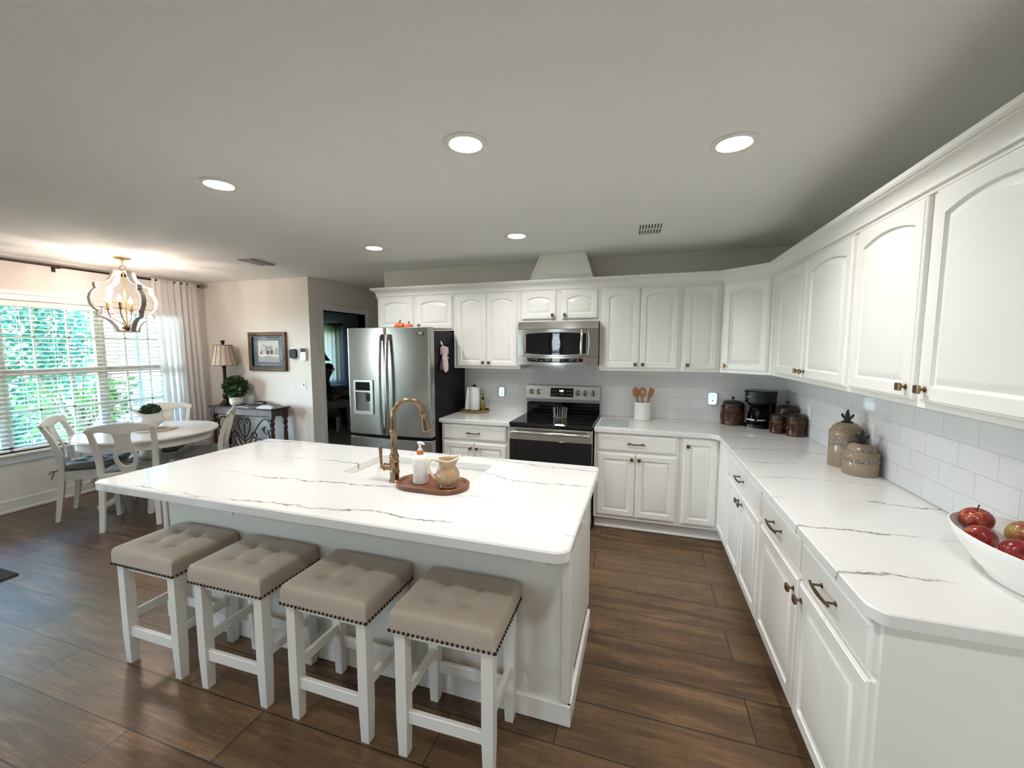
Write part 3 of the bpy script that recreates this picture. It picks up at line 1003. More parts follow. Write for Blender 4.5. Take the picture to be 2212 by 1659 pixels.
# ------------------------------------------------------------------ countertops
def slab(name, outer, holes, z0, z1, m, b=.004):
    me = bpy.data.meshes.new(name)
    bm = bmesh.new()
    def loop(pts, z): return [bm.verts.new((x, y, z)) for x, y in pts]
    def strip(a, c):
        n = len(a)
        for i in range(n):
            bm.faces.new((a[i], a[(i + 1) % n], c[(i + 1) % n], c[i]))
    def edges(l): return [bm.edges.get((l[i], l[(i + 1) % len(l)])) or bm.edges.new((l[i], l[(i + 1) % len(l)])) for i in range(len(l))]
    tops, bots = [], []
    for k, pts in enumerate([outer] + holes):
        q = inset(pts, b if k == 0 else -b)
        l0, l1, l2 = loop(pts, z0), loop(pts, z1 - b), loop(q, z1)
        strip(l0, l1); strip(l1, l2)
        tops += edges(l2); bots += edges(l0)
    bmesh.ops.triangle_fill(bm, use_beauty=True, use_dissolve=False, edges=tops, normal=(0, 0, 1))
    bmesh.ops.triangle_fill(bm, use_beauty=True, use_dissolve=False, edges=bots, normal=(0, 0, -1))
    bmesh.ops.recalc_face_normals(bm, faces=bm.faces)
    bm.to_mesh(me); bm.free()
    me.materials.append(m)
    me.shade_smooth(); me.set_sharp_from_angle(angle=R(20))
    o = bpy.data.objects.new(name, me); COL.objects.link(o)
    return o
CT0, CT = .878, .914
L = [(-1.629, -.012), (-1.629, -.665), (-.657, -.665), (-.657, -2.922), (-.630, -2.965), (-.012, -2.965), (-.012, -.012)]
tag(slab('countertop', round_poly(L, [0, .008, .075, .03, .03, 0, 0]), [], CT0, CT, M['quartz']), 'L-shaped white quartz countertop with grey veins running along the right wall', 'countertop')
tag(slab('countertop', [(-3.118, -.012), (-3.118, -.665), (-2.394, -.665), (-2.394, -.012)], [], CT0, CT, M['quartz']), 'short white quartz countertop between refrigerator and range', 'countertop')
SK = [(-2.838, -2.378), (-2.066, -2.378), (-2.066, -1.985), (-2.838, -1.985)]
tag(slab('island_countertop', round_poly([(-3.928, -2.912), (-1.466, -2.912), (-1.466, -1.850), (-3.928, -1.850)], [.045, .055, .03, .03], 8), [round_poly(SK, .035)], CT0 - .004, CT, M['quartz'], .006),
    'long white veined quartz top on the kitchen island with a sink cutout', 'countertop')
# undermount sink
t = thing('kitchen_sink', 'white undermount sink set into the island countertop', 'sink', (-2.45, -2.18, .87))
o_ = round_poly([(-2.875, -2.41), (-2.03, -2.41), (-2.03, -1.955), (-2.875, -1.955)], .05)
i_ = round_poly([(-2.845, -2.383), (-2.060, -2.383), (-2.060, -1.980), (-2.845, -1.980)], .04)
j_ = round_poly([(-2.825, -2.365), (-2.080, -2.365), (-2.080, -2.0), (-2.825, -2.0)], .06)
sk = MB()
zt = CT0 - .005
sk.rings([[(x, y, zt - .20) for x, y in o_], [(x, y, zt) for x, y in o_], [(x, y, zt) for x, y in i_], [(x, y, zt - .15) for x, y in j_], [(x, y, zt - .185) for x, y in inset(j_, .03)]])
obj('basin', sk, M['sinkw'], t)
obj('drain', MB().lathe([(.045, 0), (.045, .003), (.03, .002), (.012, .001)], 20, (-2.45, -2.18, zt - .185)), M['chrome'], t)

# ------------------------------------------------------------------ island
IX0, IX1, IY0, IY1 = -3.895, -1.512, -2.605, -1.925
t = thing('kitchen_island', 'long white kitchen island base behind the four stools', 'island', (-2.7, -2.27, 0))
ib = MB().box(IX0, IX1, IY0, IY1, .10, CT0 - .004).box(IX0, IX1, IY0, IY1 - .07, 0, .10)
# hollow for the sink is hidden; the shell stops below it
obj('body', MB().box(IX0, IX1, IY0, IY0 + .18, .0, .873).box(IX0, IX0 + .03, IY0 + .18, IY1, .10, .873).box(IX1 - .03, IX1, IY0 + .18, IY1, .10, .873)
    .box(IX0 + .03, IX1 - .03, IY1 - .02, IY1, .10, .873).box(IX0, IX1, IY0 + .18, IY1 - .07, 0, .12), M['island'], t)
def trim_piece(*a):
    obj('corner_trim', MB().box(*a), M['island'], t)
# corner trim at both front corners and the recessed end panel frame
for sx, x in ((1, IX1), (-1, IX0)):
    trim_piece(x - sx * .030, x + sx * .008, IY0 - .010, IY0 + .0, .10, .868, .004)
    trim_piece(x, x + sx * .010, IY0 - .006, IY0 + .045, .10, .868, .003)
    trim_piece(x, x + sx * .006, IY0 + .050, IY0 + .075, .14, .868, .002)
    trim_piece(x, x + sx * .006, IY1 - .03, IY1, .12, .868, .002)
bm_ = MB()
bm_.box(IX0 - .016, IX1 + .016, IY0 - .016, IY0 + .004, 0, .095, .003)
bm_.box(IX1, IX1 + .016, IY0 - .012, IY1 - .01, 0, .095, .003).box(IX0 - .016, IX0, IY0 - .012, IY1 - .01, 0, .095, .004)
obj('base_moulding', bm_, M['cab'], t)
fi = Fr((IX1, IY1, 0), (-1, 0, 0), (0, 0, 1), (0, 1, 0))
for k in range(4):
    put_door(t, fi, .02 + k * .59, .14, .575, .705, 0, .055, (.54 if k % 2 == 0 else .035, .64))

def outlet(fr, label, group, kind='outlet', name='wall_outlet'):
    """duplex receptacle (or toggle switch) plate with origin at the plate's centre"""
    t = thing(name, label, kind, tuple(fr.o), 0, group)
    obj('cover_plate', MB(fr).box(-.036, .036, -.058, .058, 0, .005, .003), M['plate'], t)
    rc = MB(fr)
    dk = MB(fr)
    if name == 'wall_outlet':
        for s in (-1, 1):
            rc.prism(round_poly([(-.0165, s * .0195 - .014), (.0165, s * .0195 - .014), (.0165, s * .0195 + .014), (-.0165, s * .0195 + .014)], .009), .004, .0068)
            for x, hh in ((-.0065, .005), (.0065, .004)):
                dk.box(x - .0011, x + .0011, s * .0195 + .003 - hh, s * .0195 + .003 + hh, .0066, .0071)
            dk.lathe([(.0024, 0), (.0024, .0005)], 8, (0, s * .0195 - .0085, .0066))
        obj('receptacle', rc, M['white'], t)
        obj('slots', dk, M['black'], t)
    else:
        rc.box(-.006, .006, -.012, .012, .004, .006).box(-.004, .004, -.002, .010, .005, .016, .001)
        obj('toggle', rc, M['bronze'], t)
    return t
outlet(Fr((-1.637, IY0, .742), (1, 0, 0), (0, 0, 1), (0, -1, 0)), 'white outlet on the island front under the countertop, right of the last stool', 'outlets on the island')
outlet(Fr((-3.392, IY0, .745), (1, 0, 0), (0, 0, 1), (0, -1, 0)), 'white outlet on the island front behind the leftmost stool', 'outlets on the island')
outlet(Fr((-.0115, -1.452, 1.118), (0, -1, 0), (0, 0, 1), (-1, 0, 0)), 'outlet on the tiled right wall behind the two taupe canisters', None)
outlet(Fr((-.0115, -.545, 1.105), (0, -1, 0), (0, 0, 1), (-1, 0, 0)), 'outlet on the tiled right wall behind the three brown canisters', None)
outlet(Fr((-5.392, 0, 1.116), (1, 0, 0), (0, 0, 1), (0, -1, 0)), 'white toggle light switch below the alarm keypad on the picture wall', None, 'light switch', 'light_switch')

# ------------------------------------------------------------------ refrigerator
t = thing('refrigerator', 'stainless french-door refrigerator with black sides at the left end of the kitchen wall', 'refrigerator', (-3.58, -.4, 0))
FXa, FXb, FYd = -4.035, -3.122, -.735
obj('cabinet_body', MB().box(FXa, FXb, FYd, -.03, .02, 1.760, .006), M['fridge'], t)
def fdoor(x0, x1, z0, z1, bulge=.018):
    """door with a gently convex front"""
    pts = []
    n = 16
    for i in range(n + 1):
        q = i / n
        xw = FXa + .001 + (FXb - FXa - .002)
        x = x0 + (x1 - x0) * q
        g = (x - FXa) / (FXb - FXa) * 2 - 1
        pts.append((x, -.815 - bulge * (1 - g * g)))
    poly = [(x1, FYd + .003), (x0, FYd + .003)] + pts
    poly = round_poly(poly, [.0, .0, .012] + [0] * (n - 1) + [.012], 4)
    m = MB()
    m.rings([[(x, y, z0) for x, y in inset(poly, .004)], [(x, y, z0 + .004) for x, y in poly], [(x, y, z1 - .004) for x, y in poly], [(x, y, z1) for x, y in inset(poly, .004)]])
    return m
XM = -3.583
dl = obj('left_door', fdoor(FXa, XM - .003, .745, 1.79), M['steel'], t, ang=25)
dr = obj('right_door', fdoor(XM + .003, FXb, .745, 1.79), M['steel'], t, ang=25)
obj('freezer_drawer', fdoor(FXa, FXb, .10, .715), M['steel'], t, ang=25)
obj('toe_grille', MB().box(FXa + .02, FXb - .02, -.76, -.73, .02, .09, .004), M['black'], t)
obj('hinge_cover', MB().box(FXb - .16, FXb - .005, -.80, -.70, 1.760, 1.785, .008).box(FXa + .005, FXa + .16, -.80, -.70, 1.760, 1.785, .008), M['black'], t)
def bar(x, z0, z1, y0=-.833):
    h = MB()
    n = 14
    pts = [(x, y0 - .030 - .032 * math.sin(PI * i / n), z0 + (z1 - z0) * i / n) for i in range(n + 1)]
    rs = []
    for p in pts:
        rs.append([(p[0] + dx * .016, p[1] + dy, p[2]) for dx, dy in ((-1, .008), (-.8, -.004), (0, -.010), (.8, -.004), (1, .008), (0, .012))])
    h.rings(rs)
    for z in (z0 + .02, z1 - .02):
        h.box(x - .012, x + .012, y0 - .032, y0 + .004, z - .03, z + .03, .004)
    return h
obj('handle', bar(XM - .038, .765, 1.715), M['steel'], dl)
obj('handle', bar(XM + .038, .765, 1.715), M['steel'], dr)
# water and ice dispenser on the left door
dsp = MB(fr_back(0, -.826, 0))
ax0, ax1, az0, az1 = -3.957, -3.735, .945, 1.283
zsp = 1.175
o4 = round_poly([(ax0, az0), (ax1, az0), (ax1, az1), (ax0, az1)], .012)
i4 = round_poly([(ax0 + .024, az0 + .035), (ax1 - .03, az0 + .035), (ax1 - .03, az1 - .02), (ax0 + .024, az1 - .02)], .012)
dsp.band(o4, i4, -.004, .018)
dsp.box(ax0 + .02, ax1 - .026, zsp - .012, zsp + .006, 0, .016, .002)
dp = obj('dispenser', dsp, M['steelh'], dl)
obj('dispenser_screen', MB(fr_back(0, -.826, 0)).box(ax0 + .024, ax1 - .03, zsp + .006, az1 - .02, 0, .012, .001), M['bglass'], dp)
obj('dispenser_recess', MB(fr_back(0, -.826, 0)).box(ax0 + .024, ax1 - .03, az0 + .035, zsp - .012, 0, .003), mat('recess_grey', (.14, .13, .12), .35), dp)
obj('paddle', MB(fr_back(0, -.826, 0)).box(ax0 + .135, ax1 - .032, 1.075, 1.15, .003, .012, .003), M['black'], dp)
obj('badge', MB(fr_back(0, -.818, 0)).box(-3.243, -3.182, 1.715, 1.748, 0, .006, .002), M['black'], dr)
bd = MB(fr_back(0, -.8245, 0))
bd.tube([(-3.222 + .009 * math.cos(a * PI / 6), 1.7315 + .009 * math.sin(a * PI / 6), 0) for a in range(12)], .0022, 6, closed=True)
bd.box(-3.207, -3.203, 1.722, 1.741, -.001, .001).box(-3.207, -3.194, 1.722, 1.726, -.001, .001).box(-3.194, -3.188, 1.734, 1.738, -.001, .001)
obj('badge_emblem', bd, M['white'], dr)

# ------------------------------------------------------------------ microwave
t = thing('microwave', 'stainless over-the-range microwave with a curved black window', 'microwave', (-2.01, -.2, 1.432))
MX0, MX1, MZ0, MZ1 = -2.392, -1.634, 1.436, 1.843
obj('case', MB().box(MX0, MX1, -.385, -.002, MZ0, MZ1, .003), mat('case_dark', (.05, .05, .05), .4), t)
def bowed(x0, x1, z0, z1, y0, bulge, n=16, t_=.03, tilt=0):
    m = MB()
    rs = []
    for i in range(n + 1):
        x = x0 + (x1 - x0) * i / n
        g = (x - MX0) / (MX1 - MX0) * 2 - 1
        y = y0 - bulge * (1 - g * g)
        rs.append([(x, y + t_, z0), (x, y, z0), (x, y + tilt, z1), (x, y + t_, z1)])
    return m.rings(rs)
obj('vent_panel', bowed(MX0, MX1, 1.775, MZ1, -.405, .030, tilt=.012), M['steelh'], t, ang=25)
dm = obj('door', bowed(MX0, MX1, 1.520, 1.772, -.407, .030), M['steelh'], t, ang=25)
obj('lower_panel', bowed(MX0, MX1, MZ0, 1.517, -.402, .028), M['steelh'], t, ang=25)
def bowed_poly(poly, y0, bulge, off):
    """flat outline in x,z wrapped on the bowed front"""
    m = MB()
    def Y(x, e):
        g = (x - MX0) / (MX1 - MX0) * 2 - 1
        return y0 - bulge * (1 - g * g) - e
    cx = sum(p[0] for p in poly) / len(poly); cz = sum(p[1] for p in poly) / len(poly)
    rs = [[(x, Y(x, -.002), z) for x, z in poly], [(x, Y(x, off), z) for x, z in poly]]
    for k in (.75, .5, .25):
        rs.append([(cx + (x - cx) * k, Y(cx + (x - cx) * k, off), cz + (z - cz) * k) for x, z in poly])
    return m.rings(rs)
wp = []
for i in range(25):
    q = -1 + 2 * i / 24
    wp.append((-2.025 + .285 * q, 1.548 - .016 * (1 - q * q)))
for i in range(25):
    q = 1 - 2 * i / 24
    wp.append((-2.025 + .285 * q, 1.728 + .014 * (1 - q * q)))
obj('window', bowed_poly(wp, -.407, .030, .002), M['bglass'], dm, ang=60)
ap = []
for sx in (-1, 1):
    ap.append([(-2.025 + sx * (.296 + .012 * math.sin(PI * i / 12)), 1.76 - (.225) * i / 12) for i in range(13)])
sb = MB()
for a in ap:
    sb.tube([(x, -.407 - .030 * (1 - ((x - MX0) / (MX1 - MX0) * 2 - 1) ** 2) - .001, z) for x, z in a], .010, 8)
obj('side_trim', sb, M['chrome'], dm)
hp = [(-1.775, -.432, 1.765), (-1.775, -.468, 1.750), (-1.776, -.482, 1.64), (-1.778, -.472, 1.52), (-1.778, -.43, 1.500)]
obj('handle', MB().tube(spline(hp, 5), .0125, 10), M['steelh'], dm)
def on_bow(x, z, e, y0=-.402, b=.028):
    g = (x - MX0) / (MX1 - MX0) * 2 - 1
    return (x, y0 - b * (1 - g * g) - e, z)
cpn = [(-2.30, 1.502), (-1.765, 1.502), (-1.768, 1.468), (-2.29, 1.468)][::-1]
cpn = [(-2.29, 1.468)] + [(-2.29 + .522 * i / 8, 1.468 - .008 * math.sin(PI * i / 8)) for i in range(1, 8)] + [(-1.768, 1.468), (-1.765, 1.502)] + [(-1.765 - .53 * i / 8, 1.502 - .004 * math.sin(PI * i / 8)) for i in range(1, 8)] + [(-2.30, 1.502)]
cpan = obj('control_panel', bowed_poly(cpn, -.402, .028, .002), M['bglass'], t, ang=60)
M['keys'] = mat('key_legend', (.42, .45, .47), .5)
ky = MB()
rk = random.Random(5)
for i, x in enumerate([-2.275, -2.24, -2.222, -2.204, -2.165, -2.147, -2.11, -2.092, -2.074, -1.98, -1.955, -1.885, -1.868, -1.85, -1.815, -1.79]):
    for z in (1.490, 1.478):
        if rk.random() < .8:
            p = on_bow(x, z, .0024)
            ky.box(p[0] - .005, p[0] + .005, p[1] - .0004, p[1] + .0004, z - .0022, z + .0022)
obj('keys', ky, M['keys'], cpan, smooth=False)
p = on_bow(-2.025, 1.484, .0026)
obj('clock_display', MB().box(-2.05, -2.0, p[1] - .0005, p[1] + .002, 1.476, 1.492), glow('amber_display', (.9, .55, .15), .35, (.1, .06, .02)), cpan, smooth=False)

# ------------------------------------------------------------------ range
t = thing('kitchen_range', 'freestanding stainless electric range with a black glass cooktop under the microwave', 'stove', (-2.01, -.35, 0))
RX0, RX1 = -2.388, -1.637
obj('side_body', MB().box(RX0, RX1, -.655, -.03, .03, .905, .003), M['black'], t)
ctp = MB().box(RX0 - .004, RX1 + .004, -.700, -.085, .893, .926, .009)
obj('cooktop', ctp, M['bglass'], t)
bu = MB()
for x, y, r_ in ((-2.20, -.53, .105), (-1.82, -.53, .085), (-2.20, -.25, .08), (-1.82, -.25, .10), (-2.01, -.2, .05)):
    bu.lathe([(r_, 0), (r_, .0006), (r_ - .003, .0006), (r_ - .003, 0)], 40, (x, y, .9261), cap0=False, cap1=False)
obj('burner_rings', bu, mat('burner_print', (.06, .06, .065), .25), t)
# backguard: black riser under a slanted stainless control panel
obj('riser', MB().box(RX0, RX1, -.095, -.03, .926, 1.045, .006).box(RX0 + .01, RX1 - .01, -.112, -.03, .965, .985, .006), M['bglass'], t)
fp = Fr((0, -.113, 1.040), (1, 0, 0), V((0, .030, .178)).normalized(), V((0, -.178, .030)).normalized())
bg = MB()
bg.rings([[(x, -.113, 1.040), (x, -.120, 1.048), (x, -.090, 1.208), (x, -.078, 1.214), (x, -.02, 1.214), (x, -.02, 1.040)] for x in (RX0 - .003, RX1 + .003)])
pnl = obj('control_panel', bg, M['steelh'], t)
fp = Fr((0, -.120, 1.048), (1, 0, 0), V((0, .030, .160)).normalized(), V((0, -.160, .030)).normalized())
obj('lower_band', MB(fp).box(RX0 + .001, RX1 - .001, .002, .030, 0, .003, .001), mat('dark_steel', (.16, .155, .15), .3, 1.0), pnl)
dsp = obj('display', MB(fp).box(-2.134, -1.899, .052, .143, 0, .004, .001), M['bglass'], pnl)
dk = MB(fp)
# seven-segment clock reading 1:02
SEG = {'1': 'bc', '0': 'abcdef', '2': 'abged'}
def seg7(mb, ch, x, y, w=.010, h=.019, th=.0024, z=.0042):
    for s in SEG[ch]:
        if s == 'a': mb.box(x, x + w, y + h - th, y + h, z, z + .0006)
        if s == 'g': mb.box(x, x + w, y + h / 2 - th / 2, y + h / 2 + th / 2, z, z + .0006)
        if s == 'd': mb.box(x, x + w, y, y + th, z, z + .0006)
        if s == 'f': mb.box(x, x + th, y + h / 2, y + h, z, z + .0006)
        if s == 'e': mb.box(x, x + th, y, y + h / 2, z, z + .0006)
        if s == 'b': mb.box(x + w - th, x + w, y + h / 2, y + h, z, z + .0006)
        if s == 'c': mb.box(x + w - th, x + w, y, y + h / 2, z, z + .0006)
seg7(dk, '1', -2.048, .104); seg7(dk, '0', -2.026, .104); seg7(dk, '2', -2.011, .104)
dk.box(-2.0335, -2.0305, .108, .111, .0042, .0048).box(-2.0335, -2.0305, .116, .119, .0042, .0048)
obj('clock_digits', dk, glow('clock_glow', (.75, .85, 1.0), 2.2), dsp, smooth=False)
lg = MB(fp)
for x in (-2.118, -2.10, -2.082, -1.975, -1.957, -1.939, -1.921):
    for y in (.110, .078):
        lg.box(x, x + .011, y, y + .0035, .0042, .0046)
lg.box(-2.04, -2.0, .078, .081, .0042, .0046)
obj('key_legends', lg, M['keys'], dsp, smooth=False)
for x in (-2.335, -2.262, -1.853, -1.778, -1.697):
    k = MB(fp)
    k.lathe([(.029, 0), (.029, .004), (.0255, .007), (.0235, .026), (.021, .029)], 24, (x, .098, 0))
    kb = obj('knob', k, M['chrome'], pnl)
    obj('knob_grip', MB(fp).box(x - .0045, x + .0045, .098 - .023, .098 + .023, .027, .038, .002), M['black'], kb)
# oven door
od = obj('oven_door', MB().box(RX0, RX1, -.692, -.655, .16, .885, .006), M['steelh'], t)
obj('oven_window', MB().box(RX0 + .002, RX1 - .002, -.696, -.690, .165, .770, .002), M['bglass'], od)
hpts = [(RX0 + .03, -.692, .838), (RX0 + .035, -.735, .846), (RX0 + .10, -.752, .848), (-2.01, -.760, .848), (RX1 - .10, -.752, .848), (RX1 - .035, -.735, .846), (RX1 - .03, -.692, .838)]
obj('oven_handle', MB().tube(spline(hpts, 5), .0155, 12), M['chrome'], od)
obj('drawer', MB().box(RX0, RX1, -.690, -.655, .035, .150, .006), M['steelh'], t)

# ------------------------------------------------------------------ faucet, tray, soap, pitcher on the island
t = thing('faucet', 'tall gooseneck brushed bronze faucet at the island sink', 'faucet', (-2.447, -2.432, CT))
fx, fy = -2.447, -2.432
b = MB().lathe([(.029, 0), (.029, .006), (.024, .010), (.0235, .042), (.026, .046), (.026, .052), (.0235, .056), (.0235, .098), (.0255, .101), (.0255, .109), (.022, .113), (.0245, .121), (.0245, .134), (.019, .149), (.0165, .156), (.0165, .250), (.0185, .254), (.0185, .262), (.0160, .266), (.0155, .272)], 24, (fx, fy, CT))
obj('body', b, M['brass'], t)
dv = V((.62, .78, 0)).normalized()
pts = [(fx, fy, CT + .262), (fx, fy, CT + .33)]
for i in range(13):
    a = PI * i / 12 * .97
    r_ = .080
    d_ = r_ - r_ * math.cos(a)
    pts.append((fx + dv.x * d_, fy + dv.y * d_, CT + .335 + r_ * math.sin(a)))
obj('gooseneck', MB().tube(pts, .0138, 14), M['brass'], t)
e = V(pts[-1]); e0 = V(pts[-2]); dd = (e - e0).normalized()
sp = [e - dd * .004 + dd * k for k in (0, .004, .010, .014, .05, .075, .098, .104)]
obj('spray_head', MB().tube([tuple(p) for p in sp], [.0165, .0175, .0175, .0155, .0165, .0225, .0250, .0215], 18), M['brass'], t)
hd = MB()
hv = V((-.90, -.15, 0)).normalized()
hd.tube([(fx, fy, CT + .075), (fx + hv.x * .052, fy + hv.y * .052, CT + .075)], [.0195, .0175], 16)
hd.tube([(fx + hv.x * .050, fy + hv.y * .050, CT + .075), (fx + hv.x * .056, fy + hv.y * .056, CT + .075)], .0205, 16)
hd.ball((fx + hv.x * .066, fy + hv.y * .066, CT + .075), .0135)
hd.tube([(fx + hv.x * .070, fy + hv.y * .070, CT + .075), (fx + hv.x * .073, fy + hv.y * .073, CT + .115), (fx + hv.x * .074, fy + hv.y * .074, CT + .17), (fx + hv.x * .074, fy + hv.y * .074, CT + .182)], [.0075, .0065, .010, .0085], 12)
obj('lever_handle', hd, M['brass'], t)

def stadium(cx, cy, a, rr, rot, n=14):
    """capsule outline: half length a, end radius rr"""
    pts = []
    for s, a0 in ((1, -PI / 2), (-1, PI / 2)):
        for i in range(n + 1):
            w = a0 + PI * i / n
            pts.append((s * (a - rr) + rr * math.cos(w), rr * math.sin(w)))
    c_, s_ = math.cos(rot), math.sin(rot)
    return [(cx + x * c_ - y * s_, cy + x * s_ + y * c_) for x, y in pts]
tx, ty, tr_ = -2.224, -2.440, R(-1)
st = stadium(tx, ty, .189, .112, tr_)
tb = MB()
z = CT
tb.rings([[(x, y, z + .0) for x, y in inset(st, .006)], [(x, y, z + .004) for x, y in inset(st, .001)], [(x, y, z + .022) for x, y in st], [(x, y, z + .0245) for x, y in inset(st, .003)], [(x, y, z + .0245) for x, y in inset(st, .010)], [(x, y, z + .021) for x, y in inset(st, .014)], [(x, y, z + .011) for x, y in inset(st, .022)]])
tag(obj('serving_tray', tb, M['traywood']), 'oval carved wooden tray on the island holding a soap bottle and pitcher', 'tray')
TZ = CT + .0115
sx_, sy_ = -2.292, -2.440
t = thing('soap_bottle', 'white pump soap bottle with an amber collar on the wooden tray', 'bottle', (sx_, sy_, TZ))
def soapm():
    m = mat('soap_bottle_white', (.78, .77, .75), .35); return m
obj('bottle', MB().lathe([(.034, 0), (.0375, .004), (.038, .010), (.038, .118), (.0365, .128), (.030, .138), (.018, .144), (.0165, .148)], 28, (sx_, sy_, TZ)), soapm(), t)
lb = MB()
rl = random.Random(3)
for zz in (.094, .090, .084, .074, .070, .066, .058, .048, .040, .036):
    w = rl.uniform(.35, .95)
    a0 = -PI / 2 - .52
    n = 10
    r_ = .0383
    hh = .0018
    rs = [[(sx_ + r_ * math.cos(a0 + 1.05 * w * i / n), sy_ + r_ * math.sin(a0 + 1.05 * w * i / n), TZ + zz + k) for i in range(n + 1)] for k in (0, hh)]
    lb.rings(rs, False, False, False)
obj('label_print', lb, mat('label_grey', (.50, .49, .48), .6), t, smooth=False)
obj('collar', MB().lathe([(.0175, .145), (.0175, .165), (.015, .167)], 24, (sx_, sy_, TZ)), mat('amber_collar', (.50, .20, .045), .35), t)
pm = MB().lathe([(.011, .166), (.011, .172), (.0065, .174), (.0065, .190), (.009, .192), (.010, .205), (.007, .208)], 16, (sx_, sy_, TZ))
pm.tube([(sx_ - .012, sy_, TZ + .203), (sx_ + .010, sy_ - .004, TZ + .204), (sx_ + .024, sy_ - .008, TZ + .203), (sx_ + .027, sy_ - .009, TZ + .196)], [.0055, .0055, .0045, .004], 8)
obj('pump', pm, M['white'], t)

def jug(name, label, cx, cy, z, prof, mouth, m_body, m_rim, spout_ang, handle, parent=None, cat='pitcher'):
    """pitcher whose rim is drawn out to a lip in direction spout_ang"""
    t = thing(name, label, cat, (cx, cy, z))
    n = 36
    rs = []
    hmax = prof[-1][1]
    z_sp = prof[-4][1]
    def pt(r, h, j, k):
        a = 2 * PI * j / n
        d = math.cos(a - spout_ang)
        lip = max(0, d) ** 6
        back = max(0, -d) ** 2
        rr = r * (1 + k * (mouth[0] * lip - .0 * back))
        zz = z + h + k * (mouth[1] * lip + mouth[2] * back)
        return (cx + rr * math.cos(a), cy + rr * math.sin(a), zz)
    for r, h in prof:
        k = max(0, (h - z_sp) / (hmax - z_sp))
        rs.append([pt(r, h, j, k) for j in range(n)])
    # inner wall
    for r, h in prof[::-1][:-2]:
        k = max(0, (h - z_sp) / (hmax - z_sp))
        rs.append([pt(r - .005, h - (.001 if k > .9 else 0), j, k) for j in range(n)])
    b = MB().rings(rs, True, True, True)
    obj('body', b, m_body, t, ang=60)
    rimp = [pt(prof[-1][0] - .0025, prof[-1][1], j, 1) for j in range(n)]
    obj('rim', MB().tube(rimp, .0036, 6, closed=True), m_rim, t)
    obj('handle', MB().tube(spline(handle, 5), [.0065] * 60 if False else .006, 10), m_rim, t)
    return t
jx, jy = -2.137, -2.452
jprof = [(.036, 0), (.040, .004), (.037, .010), (.050, .026), (.0595, .048), (.0575, .068), (.048, .088), (.041, .103), (.040, .112), (.043, .124), (.0475, .136)]
ha = V((-.86, -.5, 0)).normalized()
jh = [(jx + ha.x * .046, jy + ha.y * .046, TZ + .128), (jx + ha.x * .072, jy + ha.y * .072, TZ + .140), (jx + ha.x * .090, jy + ha.y * .090, TZ + .118), (jx + ha.x * .086, jy + ha.y * .086, TZ + .085), (jx + ha.x * .070, jy + ha.y * .070, TZ + .058), (jx + ha.x * .058, jy + ha.y * .058, TZ + .044)]
jug('cream_pitcher', 'small beige glazed pitcher on the wooden tray on the island', jx, jy, TZ, jprof, (.42, .018, .004), M['jug'], M['jugrim'], R(20), jh)

# ------------------------------------------------------------------ left counter: gold tray with towel roll, bottles
gx, gy = -2.952, -.165
t = thing('round_tray', 'round antique gold tray with a scalloped rim on the counter beside the refrigerator', 'tray', (gx, gy, CT))
n = 72
def sc(r, z): return [((gx + (r + .0035 * math.cos(16 * 2 * PI * j / n)) * math.cos(2 * PI * j / n)), (gy + .82 * (r + .0035 * math.cos(16 * 2 * PI * j / n)) * math.sin(2 * PI * j / n)), CT + z) for j in range(n)]
obj('pan', MB().rings([sc(.146, 0), sc(.158, .004), sc(.164, .026), sc(.160, .027), sc(.152, .006)]), M['gold'], t)
GZ = CT + .0062
px_, py_ = -2.965, -.135
t = thing('paper_towel_holder', 'white paper towel roll standing on its holder on the round gold tray', 'paper towels', (px_, py_, GZ))
obj('base', MB().lathe([(.055, 0), (.055, .006), (.02, .010)], 24, (px_, py_, GZ)), M['iron'], t)
obj('roll', MB().lathe([(.020, .011), (.058, .011), (.058, .258), (.020, .258)], 36, (px_, py_, GZ)), M['paper'], t)
obj('loose_sheet', MB().rings([[(px_ - .057, py_ - .006, GZ + zz), (px_ - .060 - (.031 * (1 - q) ** 1.0), py_ - .055, GZ + zz), (px_ - .058 - (.031 * (1 - q)), py_ - .057, GZ + zz), (px_ - .051, py_ - .024, GZ + zz)] for q, zz in ((0, .012), (.5, .13), (1, .257))]), M['paper'], t)
obj('finial', MB().lathe([(.006, .255), (.006, .262), (.016, .264), (.018, .272), (.012, .280), (.003, .283)], 16, (px_, py_, GZ)), M['iron'], t)
bx_, by_ = -2.872, -.120
t = thing('oil_bottle', 'slim bottle of yellow cooking oil on the gold tray right of the paper towels', 'bottle', (bx_, by_, GZ))
obj('bottle', MB().lathe([(.021, 0), (.0235, .003), (.0235, .085), (.020, .100), (.012, .118), (.010, .16), (.011, .165)], 20, (bx_, by_, GZ)), M['oil'], t)
obj('cap', MB().lathe([(.0125, .150), (.0125, .196), (.011, .198)], 16, (bx_, by_, GZ)), M['gold'], t)
obj('neck_label', MB().lathe([(.0118, .125), (.0122, .148)], 16, (bx_, by_, GZ), cap0=False, cap1=False), M['black'], t)
rx_, ry_ = -3.050, -.125
t = thing('sauce_bottle', 'small bottle of red sauce on the gold tray beside the refrigerator side', 'bottle', (rx_, ry_, GZ))
obj('bottle', MB().lathe([(.024, 0), (.026, .003), (.026, .062), (.020, .076), (.012, .084), (.012, .090)], 20, (rx_, ry_, GZ)), mat('red_sauce', (.38, .035, .012), .15), t)
obj('cap', MB().lathe([(.014, .088), (.014, .108), (.012, .110)], 16, (rx_, ry_, GZ)), mat('maroon_cap', (.06, .012, .014), .4), t)

